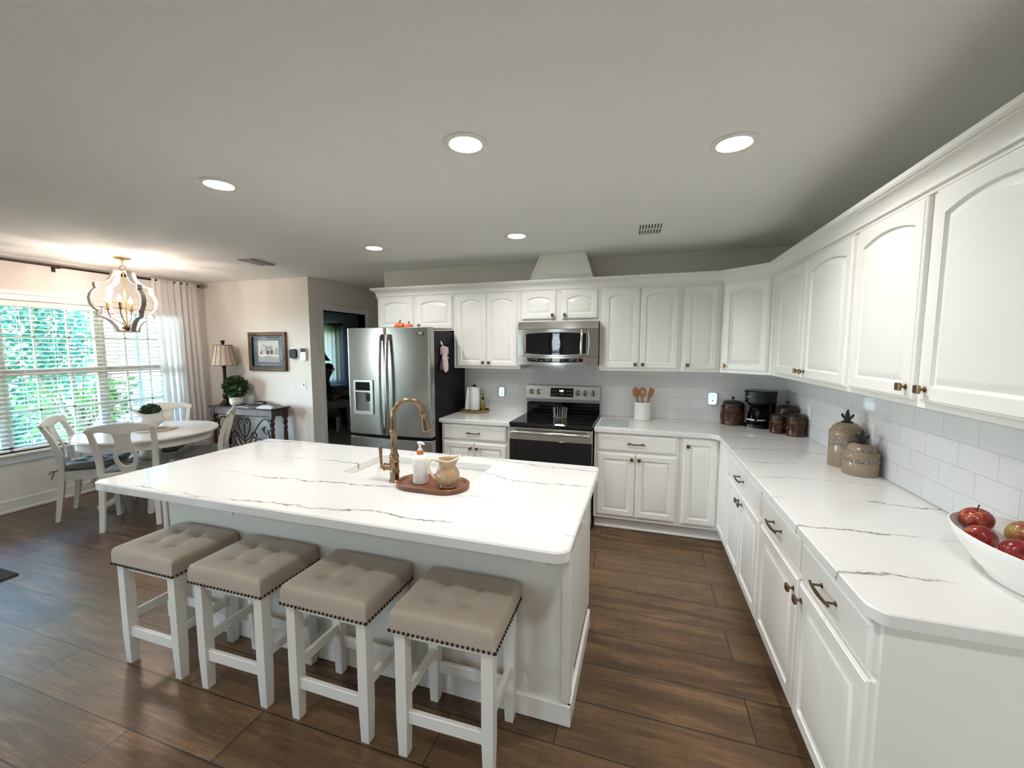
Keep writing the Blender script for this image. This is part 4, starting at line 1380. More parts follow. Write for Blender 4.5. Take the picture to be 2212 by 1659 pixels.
# candle holder on the cooktop
cx_, cy_ = -1.992, -.315
t = thing('candle_holder', 'round twig-pattern candle holder standing on the black cooktop', 'candle holder', (cx_, cy_, .9262))
obj('cup', MB().lathe([(.052, .004), (.056, .007), (.060, .088), (.054, .088), (.050, .010)], 28, (cx_, cy_, .9262)), M['black'], t)
tw = MB(); rt = random.Random(8)
for k in range(26):
    a = 2 * PI * k / 26
    a2 = a + rt.uniform(-.22, .22)
    tw.tube([(cx_ + .060 * math.cos(a), cy_ + .060 * math.sin(a), .932), (cx_ + .0625 * math.cos((a + a2) / 2), cy_ + .0625 * math.sin((a + a2) / 2), .972), (cx_ + .0655 * math.cos(a2), cy_ + .0655 * math.sin(a2), 1.012 + rt.uniform(0, .012))], [.0034, .003, .0028], 6)
obj('twigs', tw, mat('silver_twig', (.50, .46, .40), .35, .6), t)
obj('foot_ring', MB().lathe([(.062, 0), (.070, .002), (.070, .007), (.06, .009), (.05, .009)], 32, (cx_, cy_, .9262)), mat('silver_ring', (.42, .38, .33), .3, .8), t)

# glass board, crock and utensils
gb = MB().prism(round_poly([(-1.598, -.560), (-1.352, -.560), (-1.352, -.215), (-1.598, -.215)], .012), CT + .003, CT + .009, .002)
t = thing('cutting_board', 'small rectangular green glass cutting board on the counter right of the range', 'cutting board', (-1.475, -.39, CT))
obj('board', gb, mat('green_glass', (.36, .43, .39), .06), t)
ft = MB()
for x in (-1.585, -1.365):
    for y in (-.547, -.228): ft.lathe([(.007, 0), (.007, .0032)], 10, (x, y, CT))
obj('feet', ft, M['white'], t)
kx, ky_ = -1.232, -.135
t = thing('utensil_crock', 'white ceramic crock holding wooden spoons on the back counter', 'crock', (kx, ky_, CT))
obj('pot', MB().lathe([(.070, 0), (.075, .004), (.0765, .010), (.0765, .152), (.080, .158), (.0795, .168), (.074, .170), (.071, .166), (.070, .02)], 36, (kx, ky_, CT)), M['ceramic'], t)
def spoon(name, label, x, y, lean, kind, turn=0):
    t = thing(name, label, 'spatula' if kind == 'flat' else 'spoon', (kx + x * .3, ky_ + y * .3, CT + .022), 0)
    d = V((lean[0], lean[1], 1)).normalized()
    o = V((kx + x * .3, ky_ + y * .3, CT + .022))
    m = MB()
    m.tube([tuple(o), tuple(o + d * .12), tuple(o + d * .195)], [.0065, .0065, .0075], 8)
    obj('shaft', m, M['spoon'], t)
    ax = V((math.cos(turn), math.sin(turn), 0)); ax = (ax - d * ax.dot(d)).normalized(); nn = d.cross(ax)
    fr = Fr(o + d * .19, ax, d, nn)
    out = []
    if kind == 'flat':
        out = [(.009, 0), (.027, .03), (.030, .088), (-.012, .108), (-.020, .03), (-.009, 0)]
        out = round_poly(out, .006, 3)
    else:
        for i in range(28):
            a = 2 * PI * i / 28
            out.append((.033 * math.sin(a) * (1 - .12 * math.cos(a)), .050 - .052 * math.cos(a)))
    h = MB(fr)
    if kind == 'slot':
        inn = [(.011 * math.sin(2 * PI * i / 28), .056 - .013 * math.cos(2 * PI * i / 28)) for i in range(28)]
        h.band(out, inn, -.004, .004)
    else:
        h.prism(out, -.004, .005, .003)
    obj('bowl' if kind != 'flat' else 'blade', h, M['spoon'], t)
spoon('wooden_spoon', 'wooden spoon at the left in the white utensil crock', -.07, -.02, (-.17, -.02), 'solid', .2)
spoon('slotted_spoon', 'wooden spoon with a round hole in the middle of the white utensil crock', 0, -.04, (.0, -.06), 'slot', 0)
spoon('wooden_spatula', 'flat angled wooden spatula leaning right in the white utensil crock', .07, .0, (.20, .0), 'flat', -.15)

# ------------------------------------------------------------------ plug-in night lights
def night_light(x, z, label, w=.042, h=.062, pw=1.0):
    t = thing('night_light', label, 'night light', (x, -.0115, z), 0, 'plug-in night lights')
    f = Fr((x, -.0115, z), (1, 0, 0), (0, 0, 1), (0, -1, 0))
    obj('cover_plate', MB(f).box(-.036, .036, -.062, .050, 0, .004, .002), M['plate'], t)
    obj('housing', MB(f).prism(round_poly([(-w, -h), (w, -h), (w, h), (-w, h)], .026, 8), .004, .028, .005), mat('clear_housing', (.55, .68, .75), .15), t)
    obj('diffuser', MB(f).prism(round_poly([(-w + .011, -h + .010), (w - .011, -h + .010), (w - .011, h - .010), (-w + .011, h - .010)], .018, 8), .027, .034, .003), glow('night_glow_%d' % int(-x * 100), (.72, .90, 1.0), pw), t)
    obj('photocell_window', MB(f).prism(round_poly([(-w + .018, .012), (w - .018, .012), (w - .018, h - .018), (-w + .018, h - .018)], .008, 5), .033, .0355), glow('teal_glow_%d' % int(-x * 100), (.25, .80, .85), .75), t)
    obj('sensor', MB(f).lathe([(.0085, 0), (.0075, .002)], 16, (0, -.018, .0335)), mat('sensor_grey', (.15, .2, .22), .3), t)
night_light(-2.687, 1.124, 'small glowing plug-in night light on the tile left of the range', .038, .058, 1.1)
night_light(-.612, 1.128, 'bright glowing plug-in night light on the tile left of the big brown canister', .044, .062, 1.9)

# ------------------------------------------------------------------ canisters and coffee maker
def canister(name, label, cx, cy, r, h, knob_h=.03, tall=1):
    t = thing(name, label, 'canister', (cx, cy, CT), 0, 'embossed brown canisters')
    obj('jar', MB().lathe([(r * .96, 0), (r, .004), (r * 1.0, h * .12), (r * .985, h * .14), (r * .985, h * .62), (r, h * .64), (r, h * .80), (r * .99, h * .82)], 32, (cx, cy, CT)), M['browncan'], t)
    em = MB()
    rr = random.Random(int(r * 1e5))
    for k in range(9):
        a = 2 * PI * k / 9
        for q in range(3):
            pts = []
            a1 = a + rr.uniform(-.15, .15); z0 = h * (.22 + .12 * q); s = rr.choice((-1, 1))
            for i in range(7):
                th = a1 + .17 * math.cos(i * .9) * (1 - i / 9)
                pts.append((cx + r * 1.0 * math.cos(th), cy + r * 1.0 * math.sin(th), CT + z0 + s * .012 * math.sin(i * .9) + .01))
            em.tube(pts, .0042, 5)
    em.lathe([(r * 1.0, h * .17), (r * 1.015, h * .185), (r * 1.0, h * .20)], 32, (cx, cy, CT), cap0=False, cap1=False)
    em.lathe([(r * 1.0, h * .63), (r * 1.015, h * .645), (r * 1.0, h * .66)], 32, (cx, cy, CT), cap0=False, cap1=False)
    obj('embossing', em, M['browncan'], t)
    z = h * .80
    lid = obj('lid', MB().lathe([(r * 1.02, z), (r * 1.03, z + .006), (r * 1.02, z + .016), (r * .93, z + .032), (r * .70, z + .047), (r * .35, z + .054), (r * .16, z + .056)], 32, (cx, cy, CT)), M['darklid'], t)
    zz = z + .054
    obj('lid_knob', MB().lathe([(.007, zz), (.006, zz + .010), (.012, zz + .016), (.017, zz + .022), (.017, zz + .026), (.010, zz + .030)], 16, (cx, cy, CT)), M['darklid'], lid)
canister('canister', 'largest brown embossed canister standing alone left of the coffee maker', -.458, -.128, .095, .205)
canister('canister', 'smallest brown embossed canister in front of the coffee maker', -.187, -.440, .055, .136)
canister('canister', 'brown embossed canister at the back of the group of three by the right wall', -.090, -.325, .078, .205)
canister('canister', 'medium brown embossed canister, front right of the three by the right wall', -.084, -.522, .067, .155)
mx, my = -.262, -.200
t = thing('coffee_maker', 'black drip coffee maker with a glass carafe in the counter corner', 'coffee maker', (mx, my, CT), R(-42))
def lb_(m_): return m_
bm1 = MB().prism(round_poly([(-.10, -.095), (.10, -.095), (.10, .10), (-.10, .10)], .055, 8), 0, .035, .008)
bm1.prism(round_poly([(-.095, .03), (.095, .03), (.095, .105), (-.095, .105)], .03, 6), .03, .25)
bm1.prism(round_poly([(-.106, -.088), (.106, -.088), (.106, .107), (-.106, .107)], .055, 8), .215, .300)
obj('housing', bm1, M['black'], t, local=True)
obj('lid', MB().prism(round_poly([(-.112, -.094), (.112, -.094), (.112, .11), (-.112, .11)], .058, 8), .300, .318, .009), M['black'], t, local=True)
obj('basket', MB().lathe([(.060, .185), (.072, .195), (.078, .216)], 28, (-.01, -.022, 0)), M['black'], t, local=True)
cf = obj('carafe', MB().lathe([(.058, .037), (.068, .045), (.070, .070), (.062, .115), (.050, .150), (.048, .165)], 28, (-.012, -.030, 0), cap1=False), M['carafe'], t, local=True)
obj('coffee', MB().lathe([(.055, .039), (.064, .047), (.066, .068), (.064, .082)], 28, (-.012, -.030, 0)), mat('brewed_coffee', (.012, .006, .004), .05), cf, local=True)
obj('carafe_lid', MB().lathe([(.052, .160), (.054, .172), (.045, .181), (.01, .183)], 24, (-.012, -.030, 0)), M['black'], cf, local=True)
obj('carafe_handle', MB().tube([(.010, -.075, .165), (.030, -.112, .168), (.036, -.122, .14), (.034, -.118, .09), (.026, -.098, .055)], .0085, 8), M['black'], cf, local=True)
obj('carafe_band', MB().lathe([(.0705, .062), (.0712, .067), (.0700, .074)], 28, (-.012, -.030, 0), cap0=False, cap1=False), mat('scale_white', (.7, .7, .7), .4), cf, local=True)
mk = MB()
for k in range(5): mk.box(.018, .034, -.0995 + .0028 * k, -.0965 + .0028 * k, .082 + k * .014, .086 + k * .014)  # short pale bars stepped up the side of the carafe
obj('pale_marks', mk, mat('mark_white', (.75, .75, .75), .4), cf, local=True, smooth=False)
nm = MB()
for k, w in enumerate((.007, .004, .004, .004, .004, .004)):
    nm.box(-.062 + k * .0075, -.062 + k * .0075 + .0035, -.0892, -.0878, .262, .262 + w)
nm.box(-.062, -.0585, -.0892, -.0878, .255, .262)
obj('nameplate', nm, mat('silver_print', (.55, .56, .58), .3), t, local=True, smooth=False)

def fleur(mb, cx, cy, z, s, ax):
    """three-lobed finial"""
    fr = Fr((cx, cy, z), ax, (0, 0, 1), V(ax).cross(V((0, 0, 1))))
    mb.frame = fr
    mb.prism(spline([(-.010 * s, .020 * s), (0, .012 * s), (.010 * s, .020 * s), (.009 * s, .042 * s), (0, .074 * s), (-.010 * s, .046 * s)], 4, True), -.006 * s, .006 * s)
    for k in (-1, 1):
        p = spline([(k * .004 * s, .016 * s), (k * .020 * s, .024 * s), (k * .029 * s, .040 * s), (k * .024 * s, .048 * s), (k * .017 * s, .042 * s), (k * .014 * s, .034 * s), (k * .002 * s, .028 * s)], 4, True)
        mb.prism(p if k > 0 else p[::-1], -.005 * s, .005 * s)
    mb.box(-.016 * s, .016 * s, .012 * s, .020 * s, -.007 * s, .007 * s, .002)
    mb.frame = None
    mb.lathe([(.030 * s, 0), (.026 * s, .005 * s), (.012 * s, .010 * s), (.009 * s, .016 * s)], 16, (cx, cy, z))
def lace():
    m = mat('scroll_relief', (.30, .23, .16), .4); t = NT(m)
    v = t.coord((1, 1, 1.1))
    n = t.n('TexVoronoi', feature='DISTANCE_TO_EDGE'); n.inputs['Scale'].default_value = 45; t.l(v, n.inputs['Vector'])
    w = t.noise(v, 62, 2, .5, 2.2)
    a = t.ramp(w, [(.44, 0.0), (.5, 1.0), (.56, 0.0)])
    t.col(t.mix(a, (.10, .070, .048), (.58, .50, .40)))
    t.bump(a, .5, .003)
    return m
M['lace'] = lace()
def taupe(label, cx, cy, r, h, ax):
    t = thing('canister', label, 'canister', (cx, cy, CT), 0, 'taupe scrollwork canisters')
    z1 = h * .62
    obj('jar', MB().lathe([(r * .97, 0), (r, .004), (r, z1 - .003), (r * .985, z1), (r * .985, h - .022), (r, h - .018), (r * 1.01, h - .010), (r * .99, h)], 36, (cx, cy, CT)), M['beige'], t)
    obj('scroll_band', MB().lathe([(r * .99, z1 + .002), (r * 1.008, z1 + .004), (r * 1.008, h - .024), (r * .99, h - .022)], 36, (cx, cy, CT), cap0=False, cap1=False), M['lace'], t)
    l = obj('lid', MB().lathe([(r * 1.02, h), (r * 1.03, h + .006), (r * .93, h + .012), (r * .86, h + .016), (r * .84, h + .024), (r * .78, h + .034), (r * .58, h + .050), (r * .30, h + .058), (r * .1, h + .060)], 36, (cx, cy, CT)), M['beige'], t)
    obj('lid_band', MB().lathe([(r * .885, h + .0155), (r * .89, h + .018), (r * .86, h + .027), (r * .83, h + .030)], 36, (cx, cy, CT), cap0=False, cap1=False), M['lace'], l)
    fm = MB(); fleur(fm, cx, cy, CT + h + .056, 1.05, ax)
    obj('finial', fm, M['iron'], l)
taupe('tall taupe canister with a carved scroll band and dark fleur finial by the right wall', -.105, -1.392, .080, .200, (.85, -.52, 0))
taupe('short taupe canister with a carved scroll band in front of the tall taupe one', -.098, -1.556, .080, .115, (.85, -.52, 0))

# ------------------------------------------------------------------ fruit bowl
fbx, fby = -.165, -2.690
t = thing('fruit_bowl', 'large white ceramic bowl of apples at the right edge of the countertop', 'bowl', (fbx, fby, CT))
ax_, ay_ = .140, .245
def el(k, z, n=48): return [(fbx + ax_ * k * math.cos(2 * PI * j / n), fby + ay_ * k * math.sin(2 * PI * j / n), CT + z) for j in range(n)]
obj('bowl', MB().rings([el(.50, 0), el(.53, .003), el(.545, .012), el(.60, .022), el(.78, .055), el(.92, .090), el(1.0, .124), el(.995, .129), el(.972, .129), el(.90, .094), el(.74, .058), el(.50, .028)]), M['ceramic'], t, ang=50)
def apple_m(cx, cy, cz, r, label, tilt, m, stem=True):
    t = thing('apple', label, 'apple', (cx, cy, cz), 0, 'apples in the white bowl')
    prof_ = []
    for i in range(17):
        a = -PI / 2 + PI * i / 16
        rr = math.cos(a) * (1 + .06 * math.sin(a))
        zz = math.sin(a) * .90 - .20 * math.exp(-((math.cos(a)) / .28) ** 2) * (1 if a > 0 else -.6)
        prof_.append((max(.004, rr) * r, zz * r))
    o = obj('fruit', MB().lathe(prof_, 24), m, t, local=True, ang=80)
    if stem:
        obj('stem', MB().tube([(0, 0, r * .64), (.003, .001, r * .95), (.008, .003, r * 1.22)], [.0018, .0016, .0026], 6), mat('apple_stem', (.05, .03, .015), .7), t, local=True)
    t.rotation_euler = tilt
apple_m(-.180, -2.503, CT + .121, .042, 'dark red apple with an upright stem at the left end of the white bowl', (R(8), R(-8), 0), M['apple'])
apple_m(-.228, -2.600, CT + .094, .040, 'red apple lying on its side against the front rim of the white bowl', (R(75), R(20), R(-50)), M['apple'], False)
apple_m(-.196, -2.690, CT + .092, .041, 'red apple low in the middle of the white bowl', (R(60), R(-40), 0), M['apple'])
apple_m(-.108, -2.575, CT + .110, .042, 'yellow-green blushed apple resting at the back of the white bowl', (R(-80), R(0), R(15)), M['apple2'], False)
apple_m(-.150, -2.775, CT + .100, .041, 'red apple at the near end of the white bowl by the photo edge', (R(20), R(30), 0), M['apple'])

# ------------------------------------------------------------------ things on the refrigerator
for k, (x, y, s) in enumerate([(-3.540, -.650, 1.18), (-3.440, -.650, 1.0)]):
    t = thing('pumpkin', ['left orange decorative pumpkin on top of the refrigerator', 'right orange decorative pumpkin on top of the refrigerator'][k], 'pumpkin', (x, y, 1.7605), 0, 'pumpkins on the refrigerator')
    n = 48
    rs = []
    for i in range(1, 12):
        a = -PI / 2 + PI * i / 12
        rr = .046 * s * math.cos(a)
        rs.append([(x + rr * (1 + .06 * math.cos(10 * 2 * PI * j / n)) * math.cos(2 * PI * j / n), y + rr * (1 + .06 * math.cos(10 * 2 * PI * j / n)) * math.sin(2 * PI * j / n), 1.7605 + .036 * s + .036 * s * math.sin(a)) for j in range(n)])
    obj('gourd', MB().rings(rs), mottled('pumpkin_orange_%d' % k, (.50, .11, .02), (.38, .05, .015), 20, .3), t, ang=80)
    obj('stem', MB().tube([(x, y, 1.7605 + .068 * s), (x + .003, y, 1.7605 + .085 * s), (x + .010, y, 1.7605 + .092 * s)], [.009, .006, .007], 8), M['bronze'], t)
mxx = FXb + .0005
t = thing('oven_mitt', 'pale pink oven mitt hanging on the black side of the refrigerator', 'oven mitt', (mxx, -.56, 1.45))
fm_ = Fr((mxx + .012, -.56, 1.40), V((0, 1, 0)), (0, 0, 1), (1, 0, 0))
def mitt():
    body = spline([(-.052, .205), (-.050, .14), (-.045, .11), (-.038, .03), (-.005, -.035), (.035, -.045), (.064, -.015), (.066, .04), (.050, .105), (.047, .14), (.050, .195), (.0, .213)], 5, True)
    m = MB(fm_)
    q = inset(body[::-1], .012) if False else inset(body, .012)
    m.rings([[(x, y, -.006) for x, y in q], [(x, y, .004) for x, y in body], [(x, y, .012) for x, y in body], [(x, y, .022) for x, y in q]])
    return m
pk = mat('mitt_pink', (.68, .56, .54), .9)
mo = obj('mitt', mitt(), pk, t)
th = spline([(-.040, .09), (-.062, .055), (-.076, .008), (-.066, -.022), (-.050, -.010), (-.042, .03)], 5, True)
obj('thumb', MB(fm_).rings([[(x, y, -.004) for x, y in th], [(x, y, .014) for x, y in th]]), mat('mitt_grey', (.10, .10, .11), .9), mo)
obj('cuff', MB(fm_).rings([[(x, y, z) for x, y in round_poly([(-.056, .125), (.054, .135), (.055, .205), (-.056, .205)], .01, 3)] for z in (-.008, .024)]), mat('mitt_cuff', (.60, .49, .47), .9), mo)
t = thing('magnet_hook', 'small white magnetic hook holding the oven mitt on the refrigerator side', 'hook', (mxx, -.60, 1.63))
obj('magnet', MB(Fr((mxx, -.60, 1.645), (0, 1, 0), (0, 0, 1), (1, 0, 0))).lathe([(.018, 0), (.018, .006), (.010, .010)], 18), M['chrome'], t)
obj('hook', MB().tube([(mxx + .008, -.60, 1.645), (mxx + .018, -.60, 1.64), (mxx + .016, -.595, 1.62), (mxx + .020, -.592, 1.607), (mxx + .028, -.59, 1.612)], .0045, 8), M['white'], t)
t = thing('round_magnet', 'small round magnet on the refrigerator side right of the oven mitt', 'magnet', (mxx, -.43, 1.50))
obj('disc', MB(Fr((mxx, -.44, 1.497), (0, 1, 0), (0, 0, 1), (1, 0, 0))).lathe([(.014, 0), (.014, .004), (.010, .006)], 16), M['steelh'], t)

# ------------------------------------------------------------------ counter stools
def make_stool(label):
    t = thing('counter_stool', label, 'stool', (0, 0, 0), 0, 'upholstered counter stools at the island')
    a, b, zb, zt = .212, .166, .525, .611
    N, Mm = 30, 24
    def hgt(u, v):
        x, y = u * a, v * b
        ex, ey = a - abs(x), b - abs(y)
        h = zt + .011 * (1 - u ** 4) * (1 - v ** 4)
        r = .013
        for e in (ex, ey):
            if e < r: h -= r * (1 - math.sqrt(max(0, 1 - ((r - e) / r) ** 2))) * .9
        for sx in (-1, 1):
            for sy in (-1, 1):
                dx, dy = x - sx * .070, y - sy * .052
                h -= .015 * math.exp(-(dx * dx + dy * dy) / (2 * .012 ** 2))
                h -= .008 * math.exp(-(dx * dx + dy * dy) / (2 * .030 ** 2))
        for s in (-1, 1):
            h -= .0016 * math.exp(-((x - s * .070) / .006) ** 2) * (1 - abs(v) ** 3)
            h -= .0012 * math.exp(-((y - s * .052) / .006) ** 2) * (1 - abs(u) ** 3)
        return h
    us = [-1 + 2 * i / N for i in range(N + 1)]
    vs_ = [-1 + 2 * j / Mm for j in range(Mm + 1)]
    def warp(q): return math.copysign(1 - (1 - abs(q)) ** 1.35, q)
    us = [warp(u) for u in us]; vs_ = [warp(v) for v in vs_]
    m = MB()
    idx = {}
    vv, ff = [], []
    for i, u in enumerate(us):
        for j, v in enumerate(vs_):
            idx[i, j] = len(vv); vv.append((u * a, v * b, hgt(u, v)))
    for i in range(N):
        for j in range(Mm):
            ff.append((idx[i, j], idx[i + 1, j], idx[i + 1, j + 1], idx[i, j + 1]))
    per = [(i, 0) for i in range(N)] + [(N, j) for j in range(Mm)] + [(i, Mm) for i in range(N, 0, -1)] + [(0, j) for j in range(Mm, 0, -1)]
    low = []
    for z, k in ((zt - .03, 1.004), (zb + .02, 1.006), (zb, 1.0)):
        ring = []
        for p in per:
            x, y, _ = vv[idx[p]]
            ring.append(len(vv)); vv.append((x * k, y * k, z))
        low.append(ring)
    up = [idx[p] for p in per]
    for ring in low:
        for k in range(len(per)):
            k2 = (k + 1) % len(per)
            ff.append((up[k], up[k2], ring[k2], ring[k]))
        up = ring
    ff.append(tuple(up))
    m.add(vv, ff)
    obj('seat', m, M['linen'], t, ang=70, local=True)
    bt = MB()
    for sx in (-1, 1):
        for sy in (-1, 1): bt.ball((sx * .070, sy * .052, hgt(.070 / a, .052 / b) + .003), (.009, .009, .005), 10, 6)
    obj('tuft_buttons', bt, M['linen'], t, local=True)
    # welt seams around the top edge
    wl_ = [(x * a * 1.0, y * b * 1.0, zt - .016) for x, y in ((-1, -1), (1, -1), (1, 1), (-1, 1))]
    # nailhead row
    nh = MB()
    def row(x0, y0, x1, y1):
        L_ = math.hypot(x1 - x0, y1 - y0); n = int(L_ / .0195)
        for k in range(n + 1):
            q = k / n
            nh.ball((x0 + (x1 - x0) * q, y0 + (y1 - y0) * q, zb + .007), .0060, 8, 5)
    e = .0025
    row(-a - e + .004, -b - e, a + e - .004, -b - e); row(a + e, -b, a + e, b); row(-a - e, -b, -a - e, b); row(-a, b + e, a, b + e)
    obj('nailhead_trim', nh, M['nail'], t, local=True)
    obj('apron', MB().box(-.185, .185, -.135, .135, .485, zb, .003), M['stoolw'], t, local=True)
    for sx in (-1, 1):
        for sy in (-1, 1):
            lx, ly = sx * .177, sy * .131
            rs = []
            for z, h, o in ((0, .0175, .004), (.006, .0185, .004), (.16, .0225, 0), (zb - .001, .0225, 0)):
                q = [(lx + o * sx * -0 - h, ly - h, z), (lx + h, ly - h, z), (lx + h, ly + h, z), (lx - h, ly + h, z)]
                rs.append(q)
            obj('leg', MB().rings(rs), M['stoolw'], t, local=True, ang=30)
    for sy, z0, z1, nm in ((-1, .138, .190, 'footrest'), (1, .138, .190, 'stretcher')):
        obj(nm, MB().box(-.156, .156, sy * .131 - .010, sy * .131 + .010, z0, z1, .003), M['stoolw'], t, local=True)
    for sx in (-1, 1):
        obj('stretcher', MB().box(sx * .177 - .010, sx * .177 + .010, -.110, .110, .218, .262, .003), M['stoolw'], t, local=True)
    return t
SX = [-3.5225, -2.9915, -2.455, -1.9275]
SY = -2.787
SL = ['leftmost of the four tufted counter stools, nearest the dining table', 'second tufted counter stool from the left along the island', 'third tufted counter stool from the left along the island', 'rightmost tufted counter stool, nearest the camera beside the island end']
st0 = make_stool(SL[0])
st0.location = (SX[0], SY, 0)
for k in (1, 2, 3): dup(st0, (SX[k], SY, 0), R([0, .4, -.4, .8][k]), SL[k])

# ------------------------------------------------------------------ dining set
TX, TY, TR, TZ2 = -6.055, -1.375, .585, .752
t = thing('dining_table', 'round white pedestal dining table in front of the window', 'table', (TX, TY, 0))
obj('tabletop', MB().lathe([(TR - .03, TZ2 - .030), (TR - .006, TZ2 - .026), (TR, TZ2 - .017), (TR - .002, TZ2 - .007), (TR - .012, TZ2)], 72, (TX, TY, 0)), M['tablew'], t, ang=25)
obj('apron', MB().lathe([(TR - .065, TZ2 - .105), (TR - .055, TZ2 - .105), (TR - .055, TZ2 - .03), (TR - .065, TZ2 - .03)], 72, (TX, TY, 0), cap0=False, cap1=False), M['chairw'], t, ang=25)
obj('pedestal', MB().lathe([(.075, .15), (.09, .18), (.085, .24), (.06, .30), (.055, .36), (.075, .43), (.095, .50), (.085, .58), (.06, .64), (.12, .70), (.16, .72)], 28, (TX, TY, 0)), M['chairw'], t)
for k in range(4):
    a = PI / 4 + k * PI / 2 + R(10)
    d = V((math.cos(a), math.sin(a), 0))
    pts = spline([(TX + d.x * .04, TY + d.y * .04, .20), (TX + d.x * .15, TY + d.y * .15, .20), (TX + d.x * .26, TY + d.y * .26, .10), (TX + d.x * .36, TY + d.y * .36, .04), (TX + d.x * .42, TY + d.y * .42, .028)], 4)
    obj('foot', MB().tube(pts, [.040 - .013 * i / (len(pts) - 1) for i in range(len(pts))], 10), M['chairw'], t)

def make_chair(label):
    t = thing('dining_chair', label, 'chair', (0, 0, 0), 0, 'white dining chairs')
    seat = round_poly([(-.20, -.205), (.20, -.205), (.232, .215), (-.232, .215)], .03)
    obj('seat', MB().prism(seat, .435, .458, .005), M['chairw'], t, local=True)
    ap = MB()
    ap.box(-.19, .19, .185, .205, .375, .436, .003)
    for s in (-1, 1):
        ap.rings([[(s * .185 + q, y, z) for q, z in ((-.009, .375), (.009, .375), (.009, .436), (-.009, .436))] if y < 0 else [(s * .205 + q, y, z) for q, z in ((-.009, .375), (.009, .375), (.009, .436), (-.009, .436))] for y in (-.19, .195)])
    ap.box(-.18, .18, -.205, -.187, .375, .436, .003)
    obj('apron', ap, M['chairw'], t, local=True)
    def sq(path):
        """square section post along (x, y, z, half x, half y)"""
        return MB().rings([[(x - hx, y - hy, z), (x + hx, y - hy, z), (x + hx, y + hy, z), (x - hx, y + hy, z)] for x, y, z, hx, hy in path])
    for s in (-1, 1):
        p = []
        for q in range(13):
            z = .436 * q / 12
            p.append((s * (.205 + .004 * (1 - q / 12)), .188 + .012 * (1 - q / 12) ** 2, z, .015 + .007 * q / 12, .015 + .007 * q / 12))
        obj('leg', sq(p), M['chairw'], t, local=True, ang=40)
        ctl = [(s * .192, -.240, 0), (s * .187, -.215, .20), (s * .184, -.192, .43), (s * .190, -.192, .60), (s * .200, -.232, .76), (s * .208, -.292, .905)]
        cu = spline(ctl, 5)
        n = len(cu)
        obj('leg', sq([(c[0], c[1], c[2], .017 + .003 * math.sin(PI * i / (n - 1)), .016 + .007 * math.sin(PI * i / (n - 1))) for i, c in enumerate(cu)]), M['chairw'], t, local=True, ang=40)
    # bowed crest rail with a dipped lower edge
    rs = []
    n = 32
    for i in range(n + 1):
        q = -1 + 2 * i / n
        x = q * .246
        zt = .955 - .040 * q * q
        zb = .868 + .018 * math.cos(PI * min(1, abs(q) * 1.6)) * -1 * (1 if abs(q) < .62 else 0) + (.018 if abs(q) >= .62 else 0) - .030 * max(0, abs(q) - .55)
        zb -= .006 * q * q
        if abs(q) > .93:
            k = (abs(q) - .93) / .07
            w = math.sqrt(max(0.02, 1 - k * k))
            mid = (zt + zb) / 2
            zt, zb = mid + (zt - mid) * w, mid + (zb - mid) * w
        y = -.302 + .030 * q * q
        e = .006
        rs.append([(x, y - .011, zb + e), (x, y - .005, zb), (x, y + .007, zb), (x, y + .013, zb + e), (x, y + .010, zt - e), (x, y + .005, zt), (x, y - .007, zt), (x, y - .013, zt - e)])
    obj('crest_rail', MB().rings(rs), M['chairw'], t, local=True, ang=40)
    f = Fr((0, -.188, .455), (1, 0, 0), V((0, -.118, .42)).normalized(), V((0, -.42, -.118)).normalized())
    sp_ = MB(f)
    n = 40
    out, inn = [], []
    for i in range(n):
        a = 2 * PI * i / n
        out.append((.080 * math.cos(a), .195 + .128 * math.sin(a)))
        inn.append((.052 * math.cos(a), .198 + .092 * math.sin(a)))
    sp_.band(out, inn, -.007, .007)
    sp_.prism(spline([(-.062, .430), (-.054, .37), (-.058, .325), (-.074, .25)], 4) + spline([(-.045, .270), (0, .296), (.045, .270)], 4) + spline([(.074, .25), (.058, .325), (.054, .37), (.062, .430)], 4), -.0068, .0068)
    sp_.prism(spline([(-.074, .15), (-.058, .095), (-.048, .055), (-.055, .0)], 4) + spline([(.055, 0), (.048, .055), (.058, .095), (.074, .15)], 4) + spline([(.045, .130), (0, .100), (-.045, .130)], 4), -.0068, .0068)
    obj('splat', sp_, M['chairw'], t, local=True)
    obj('lower_rail', MB().box(-.172, .172, -.210, -.190, .470, .505, .003), M['chairw'], t, local=True)
    return t
